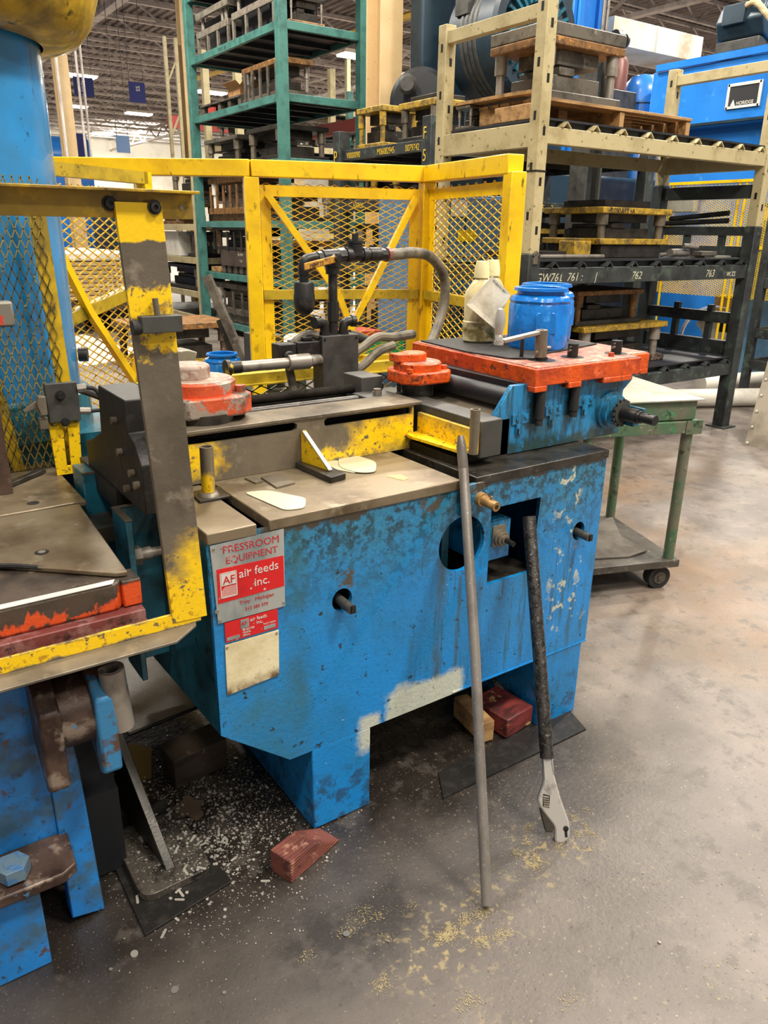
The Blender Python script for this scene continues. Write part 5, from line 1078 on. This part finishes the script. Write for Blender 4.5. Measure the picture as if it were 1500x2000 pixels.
gp = [(5.22,5.3),(5.22,3.4)] + [(5.72-.5*cos(q), 3.35-.45*sin(q)) for q in [pi*k/14 for k in range(1,14)]] + [(6.3,3.4),(6.3,5.3)]
obj('belt_guard', M().prism([(x,6.45,z) for x, z in gp], (0,.24,0)), NAVY, fly, .03)
mr = thing('drum_motor', 'round black drum with a cone hub hanging beside the cream column', 'motor', (5.0,6.1,0))
obj('drum', M().lathe([(.34,0),(.34,.2),(.29,.26),(.0001,.28)], (5.02,6.12,2.86), (-.7,-.7,0), 40), BLACKM, mr)
obj('cone_hub', M().lathe([(.06,.26),(.10,.38),(.07,.42),(.0001,.42)], (4.92,6.18,3.0), (-.7,-.7,0), 20), DGREY, mr)
obj('stand', M().box(4.85,5.1,5.98,6.2,0,2.6), BLACKM, mr)
# bright blue columns and accumulators
bp_ = thing('press_upright', 'bright blue press upright with conduits beyond the cream rack post', 'press', (8.6,7.2,0))
obj('upright', M().box(8.15,8.75,7.0,7.6,0,6.0), PBLUE, bp_, .01)
obj('channel', M().box(8.22,8.30,6.94,7.0,0,6.0).box(8.58,8.64,6.94,7.0,0,6.0), PBLUE, bp_)
obj('conduit', M().cyl((8.68,6.96,3.9),(8.68,6.96,6.0),.035,10).cyl((8.79,6.98,3.9),(8.79,6.98,6.0),.028,10), STEELB, bp_)
obj('gauge_box', M().cyl((8.85,6.86,4.12),(8.97,6.86,4.12),.10,18).cyl((9.05,6.86,4.1),(9.08,6.86,4.1),.09,18), DGREY, bp_)
for x, lb in ((8.59,'red brown accumulator bottle under the blue upright'), (8.87,'second red brown accumulator bottle right of the first')):
    solo('accumulator_tank', M().lathe([(.10,0),(.135,.03),(.135,.36),(.10,.44),(.04,.46),(.04,.5),(.0001,.5)], (x,6.75,3.42), n=20), OXBR, lb, 'tank', 'accumulator bottles')
solo('pump_deck', M().box(8.45,9.02,6.5,6.92,0,3.415), DGREY, 'dark grey pump cabinet carrying the red brown bottles', 'cabinet', bevel=.01)
du = thing('air_duct', 'long cream sheet metal duct stained with rust under the roof', 'duct', (10,7.2,4.1))
obj('duct_box', M().box(8.95,11.0,6.98,7.75,4.08,4.42), DUCT, du, .004); obj('seam', M().box(9.9,9.92,6.972,6.979,4.08,4.42), DUCT, du)
tk = thing('pressure_tank', 'tall domed blue pressure tank beside the blue press body', 'tank', (9.3,6.75,0))
obj('shell', M().lathe([(.30,0),(.30,3.45),(.27,3.58),(.18,3.68),(.0001,3.72)], (9.42,6.72,0), n=40), PBLUE, tk)
obj('band', M().lathe([(.303,3.3),(.303,3.32)], (9.42,6.72,0), n=40, cap=False), NAVY, tk)
p2 = thing('blue_press', 'huge bright blue press body at the upper right', 'press', (10,4.8,0))
obj('crown', M().box(9.0,11.4,1.6,6.25,2.88,3.62), PBLUE, p2, .015)
obj('crown_lip', M().box(8.96,9.0,1.6,6.18,3.62,3.70), PBLUE, p2); obj('crown_lip', M().box(8.97,9.0,1.6,6.17,2.9,2.93), NAVY, p2)
obj('upright', M().box(9.2,10.6,4.6,6.0,0,2.88), PBLUE, p2); obj('upright', M().box(9.2,10.6,1.6,2.6,0,2.88), PBLUE, p2)
obj('side_panel', M().box(9.15,9.2,2.6,4.6,1.95,2.88), PBLUE, p2)
sg = thing('maker_sign', 'dark sign in a torn white frame on the blue press body', 'sign', (8.99,4.83,3.2))
obj('sign_face', M().box(8.985,8.998,4.64,5.03,3.08,3.30), GLASSD, sg)
obj('sign_frame', M().box(8.975,8.996,4.61,5.06,3.30,3.335).box(8.975,8.996,4.61,5.06,3.05,3.08).box(8.975,8.996,5.03,5.065,3.05,3.335).box(8.975,8.996,4.605,4.64,3.05,3.335), WHITE, sg, .004)
obj('emblem', M().prism([(8.984,5.0,3.085),(8.984,4.965,3.155),(8.984,4.935,3.085)], (-.002,0,0)), WHITE, sg)
txt('HORIDGE', .055, (8.983,4.92,3.09), (0,-1,0), (0,0,1), WHITE, sg, sx=.95)
mo = thing('drive_motor', 'dark grey electric motor with a tan hose on top of the blue press', 'motor', (9.6,5.1,3.72))
obj('motor_body', M().cyl((9.2,5.35,4.02),(9.2,4.72,4.02),.25,8).box(9.0,9.4,4.75,5.3,3.95,4.2), NAVY, mo, .02)
obj('terminal_box', M().box(8.92,9.02,4.95,5.25,3.98,4.2), NAVY, mo, .01); obj('mount', M().box(8.98,9.42,4.75,5.33,3.70,3.82), DGREY, mo, .01)
obj('hose', M().tube([(8.95,4.95,4.16),(8.9,4.8,4.15),(8.88,4.65,4.02),(8.9,4.5,3.88),(8.95,4.3,3.82)], .035, 10), TAN, mo)
# distant yellow fence and boxes seen through the dark rack
ff = thing('far_fence', 'distant yellow mesh fence below the blue press', 'fence', (7.6,3.8,0))
obj('top_rail', M().box(7.58,7.62,2.85,4.7,2.10,2.13), YEL, ff); obj('bottom_rail', M().box(7.58,7.62,2.85,4.7,1.42,1.45), YEL, ff)
for y in (2.87,3.72,3.80,4.65): obj('post', M().box(7.59,7.61,y-.009,y+.009,0,2.13), YEL, ff)
obj('wire_mesh', M().mesh_diamond((7.6,4.7,.9), (0,-1,0), (0,0,1), 1.85, 1.22, .05, .024, .006), YEL, ff, kind='stuff')
solo('tan_partition', M().box(9.16,9.19,1.8,4.55,.0,1.9), TAN, 'tan board partition behind the distant yellow fence', 'partition')
solo('control_box', M().box(7.45,7.568,4.25,4.58,1.80,2.06), SHEET, 'pale grey control box on the distant yellow fence', 'box', bevel=.01)
solo('blue_locker', M().box(7.9,8.2,3.3,3.65,.0,1.72), CABL, 'small pale blue slatted locker behind the distant fence', 'locker')
for k, (p, q, lb) in enumerate((((5.38,3.1,1.64),(5.40,2.45,1.665),'long dark angle iron lying on the end bars of the dark rack'), ((5.44,3.05,1.68),(5.47,2.5,1.725),'second angle iron slanting across the end bars of the dark rack'))):
    solo('angle_iron', M().bar(p, q, .03, .012).bar(p, q, .008, .04), DIED, lb, 'angle iron')
mt_ = thing('machine_table', 'dark machine table with pale cartons far behind the dark rack', 'table', (8.6,3.6,0))
obj('table_body', M().box(8.5,9.1,2.2,4.45,0,.55), BLACKM, mt_); obj('table_top', M().box(8.45,9.12,2.15,4.5,.55,.6), DRACK, mt_)
solo('tan_carton', M().box(8.5,8.8,4.1,4.48,.601,.85), CARDB, 'tan carton on the dark machine table behind the rack', 'carton'); solo('dark_crate', M().box(8.5,8.9,3.2,4.0,.601,1.2), DRACK, 'tall dark crate on the dark machine table behind the rack', 'crate', bevel=.01)
# fan, far shelves and leaning sheet at the right edge
fa = thing('drum_fan', 'round steel drum fan standing on the floor beyond the dark rack', 'fan', (7.6,3.7,.1))
obj('shroud', M().lathe([(.36,0),(.36,.22),(.345,.22),(.345,0)], (8.1,4.2,.40), (-.75,-.65,0), 40, False), CHROME, fa)
obj('fan_motor', M().cyl((8.12,4.22,.40),(8.0,4.12,.40),.10,18), SHEET, fa); obj('fan_base', M().box(7.9,8.2,4.0,4.4,0,.06), BLACKM, fa)
for k in range(5):
    a = 2*pi*k/5; obj('fan_blade', M().bar((8.06,4.17,.40),(8.06+.2*cos(a)*.65,4.17-.2*cos(a)*.75,.40+.3*sin(a)),.10,.01,(-.75,-.65,.3)), SHEET, fa)
r3 = rack('storage_rack', 'narrow weathered rack at the right edge beyond the dark rack', 6.55, 8.0, 2.05, 2.75, 1.75, [.72, 1.18, .42], DRACK, .09, .07)
die_set('dark red die on the rack at the right edge', 6.65, 7.5, 2.1, 2.6, .722, .25, REDB, DIED, DIED, STEEL)
die_set('dark die on the upper shelf of the rack at the right edge', 6.65, 7.5, 2.1, 2.6, 1.182, .3, DIED, DIED, DIED, STEEL)
txt('RACK', .07, (6.6,2.02,1.10), (1,0,0), (0,0,1), INKY, r3, 'stencil')
sk = thing('sheet_guard', 'tan grey sheet steel guard leaning in at the right edge of the floor', 'guard', (5.15,1.5,0))
obj('sheet', M().prism([(4.99,1.75,.0),(5.25,.9,.0),(5.55,1.1,.75),(5.33,1.86,.75)], (.02,.006,0)), mat('tan_sheet_steel', '8d8373', .45, .35, [('6e6557', 4, .45, .65, {})]), sk)
sr = M()
for k in range(7): f = k/6; sr.cyl((4.995+.33*f,1.73+.1*f,.03+.7*f),(4.985+.33*f,1.725+.1*f,.03+.7*f),.008,8)
obj('rivet', sr, WHITE, sk, kind='stuff')
solo('paper_roll', M().cyl((5.6,3.0,.09),(6.5,2.55,.09),.085,20), PAPER, 'long white wrapped roll lying on the floor behind the dark rack', 'roll')
solo('paper_roll', M().cyl((6.5,3.2,.11),(7.45,2.9,.11),.10,20), PAPER, 'second white wrapped roll lying farther back on the floor', 'roll')
die_set('black die on the floor under the dark rack', 4.3, 5.0, 2.7, 3.2, 0, .36, DIED, DIED, BLACKM, STEEL)

# ================================================================ left distance behind the mesh
st = thing('sheet_stack', 'stack of tan sheets under white paper seen through the left mesh', 'sheet stack', (2.6,12.3,0))
obj('pallet_base', M().box(2.0,3.2,11.0,13.8,.35,.50), WOODD, st); obj('leg_block', M().box(2.1,2.4,11.2,13.6,0,.35).box(2.8,3.1,11.2,13.6,0,.35), BLACK, st)
for k in range(9):
    z = .51+k*.062; obj('sheet', M().box(2.0+random.uniform(-.03,.03),3.2,11.0+random.uniform(-.05,.05),13.8,z,z+.05), TAN, st)
obj('paper_cover', M().box(1.95,3.22,10.95,13.85,1.07,1.2), PAPER, st, .03)
solo('blue_machine', M().box(2.4,3.9,16,17.5,0,1.95), PBLUE, 'pale blue machine cabinet far behind the left mesh', 'machine', bevel=.03)
solo('blue_machine', M().box(4.2,4.7,15.6,17,0,1.85), NAVY, 'dark blue machine upright far behind the left mesh', 'machine', bevel=.03)
solo('floor_paper', M().prism([(1.6,8.0,.001),(2.6,8.6,.001),(2.3,11.0,.001),(1.2,10.2,.001)], (0,0,.004)), PAPER, 'white paper sheet lying on the floor behind the left mesh', 'paper')
bt = thing('blue_tank', 'rounded light blue tank machine above the yellow rail', 'tank', (4.7,20.5,0))
obj('tank_body', M().cyl((4.0,20.4,3.2),(5.15,20.4,3.2),.45,32).box(4.0,5.15,20.0,20.8,0,3.2), PBLUE, bt); obj('panel', M().box(4.75,5.05,19.9,19.95,2.9,3.7), BANN, bt)
for (x0, x1, z0, z1, ma, lb, s_) in ((4.9,5.37,4.54,4.95,BANN,'navy banner with white letters hanging left under the lamps','loos II'), (6.23,6.64,4.52,4.98,BANN,'navy banner reading SS hanging from wires','SS'), (5.79,6.13,3.34,3.74,BANL,'plain pale blue banner hanging lower down','')):
    b_ = thing('hanging_banner', lb, 'banner', (x0,20,z0), 0, None)
    obj('cloth', M().box(x0,x1,19.99,20.0,z0,z1), ma, b_); obj('wire', M().cyl((x0+.03,20,z1),(x0+.03,20,8),.008,6).cyl((x1-.03,20,z1),(x1-.03,20,8),.008,6), DGREY, b_)
    if s_: txt(s_, .14, (x0+.18,19.985,z1-.08), (0,0,-1), (1,0,0), WHITE, b_)
for x, y, lb in ((3.2,14.4,'pale conduit drop left of the slender column'), (3.75,15.2,'pale conduit drop right of the slender column'), (3.95,15.6,'thin cable hanging from the roof by the bright lamp')):
    solo('conduit_drop', M().cyl((x,y,2.5),(x,y,8.1),.025,8), TRUSS, lb, 'conduit')

# ================================================================ roof and far walls
ce = bpy.data.objects.new('ceiling', None); C.objects.link(ce); ce['kind'] = 'structure'; ABS['ceiling'] = (0,0,0)
dk_ = M(); x = -25.0; vs = []
while x < 40: vs += [(x,8.3),(x+.12,8.3),(x+.15,8.24),(x+.27,8.24)]; x += .3
n = len(vs); dk_.add([(a,9.0,z) for a, z in vs] + [(a,62,z) for a, z in vs], [(i,i+1,n+i+1,n+i) for i in range(n-1)])
obj('roof_deck', dk_, DECKM, ce)
tm = None
def truss(x0, x1, y, zt, zb, w=.1, step=.9):
    m = M().box(x0,x1,y-w,y+w,zt-.09,zt).box(x0,x1,y-w,y+w,zb,zb+.08); x = x0; k = 0
    while x + step <= x1:
        m.bar((x,y,zb+.05 if k%2 else zt-.05),(x+step,y,zt-.05 if k%2 else zb+.05),.05,.05); x += step; k += 1
    return m
for k in range(24):
    y = 11 + k*2.1; obj('roof_joist', truss(-24, 38, y, 8.22, 7.55, .06), TRUSS, ce, kind='stuff')
for x in (-18,-6,6.6,18,30):
    m = M().box(x-.12,x+.12,9,61.5,7.62,7.72).box(x-.12,x+.12,9,61.5,6.95,7.05); y = 9.0; k = 0
    while y < 60: m.bar((x,y,7.0 if k%2 else 7.68),(x,y+1.3,7.68 if k%2 else 7.0),.07,.07); y += 1.3; k += 1
    obj('girder', m, TRUSS, ce, kind='stuff')
obj('wall_back', M().box(-30,45,62,62.3,0,8.3), WALLM, kind='structure')
obj('wall_right', M().box(39,39.3,-8,70,0,8.3), WALLM, kind='structure')
yp = solo('yellow_pipe', M().cyl((14.0,9.5,7.3),(14.0,30,7.3),.09,10), mat('yellow_gas_pipe', 'd9a92c', .5), 'yellow gas pipe running under the roof at the upper right', 'pipe')
solo('yellow_pipe', M().cyl((9.6,6.9,5.35),(9.6,24,5.9),.06,10), mat('yellow_gas_pipe_2', 'd9b24c', .5), 'second yellow pipe running under the roof beside the cream column', 'pipe')
for x, y, lb in ((9.0,34.8,'bright high bay lamp beside the slender column'), (10.9,43.6,'smaller high bay lamp below the brightest one at left'), (14.4,44.1,'high bay lamp under the navy SS banner'), (15.5,55.2,'farthest high bay lamp above the yellow rail'),
        (14.8,35.1,'high bay lamp seen through the green shelf'), (15.2,22.6,'high bay lamp beside the wide cream column'), (15.9,24.6,'high bay lamp just left of the one by the cream column'), (22,30,'high bay lamp near the right duct'), (27,24,'high bay lamp far at the upper right')):
    h = thing('high_bay_light', lb, 'lamp', (x,y,7.3))
    obj('housing', M().prism([(x-.7,y-.35,7.36),(x+.7,y-.35,7.36),(x+.7,y+.35,7.36),(x-.7,y+.35,7.36)], (0,0,.12)), WHITE, h); obj('lens', M().box(x-.65,x+.65,y-.3,y+.3,7.30,7.355), LENS, h)
    obj('hanger', M().cyl((x,y,7.48),(x,y,8.2),.02,6), DGREY, h)
    lamp(x, y, 7.25, 900, 1.3, .6)
for x in (-6, 6, 18, 30): lamp(x, 54, 7.2, 800, 2, .6, tgt=(x, 62, 3.5))  # added lamps aimed at the far wall to brighten it
for x, y in ((12, 14), (22, 18), (4, 26), (14, 28), (30, 12)): lamp(x, y, 7.0, 700, 1.3, .6)  # added lamps without fixtures, to light the background
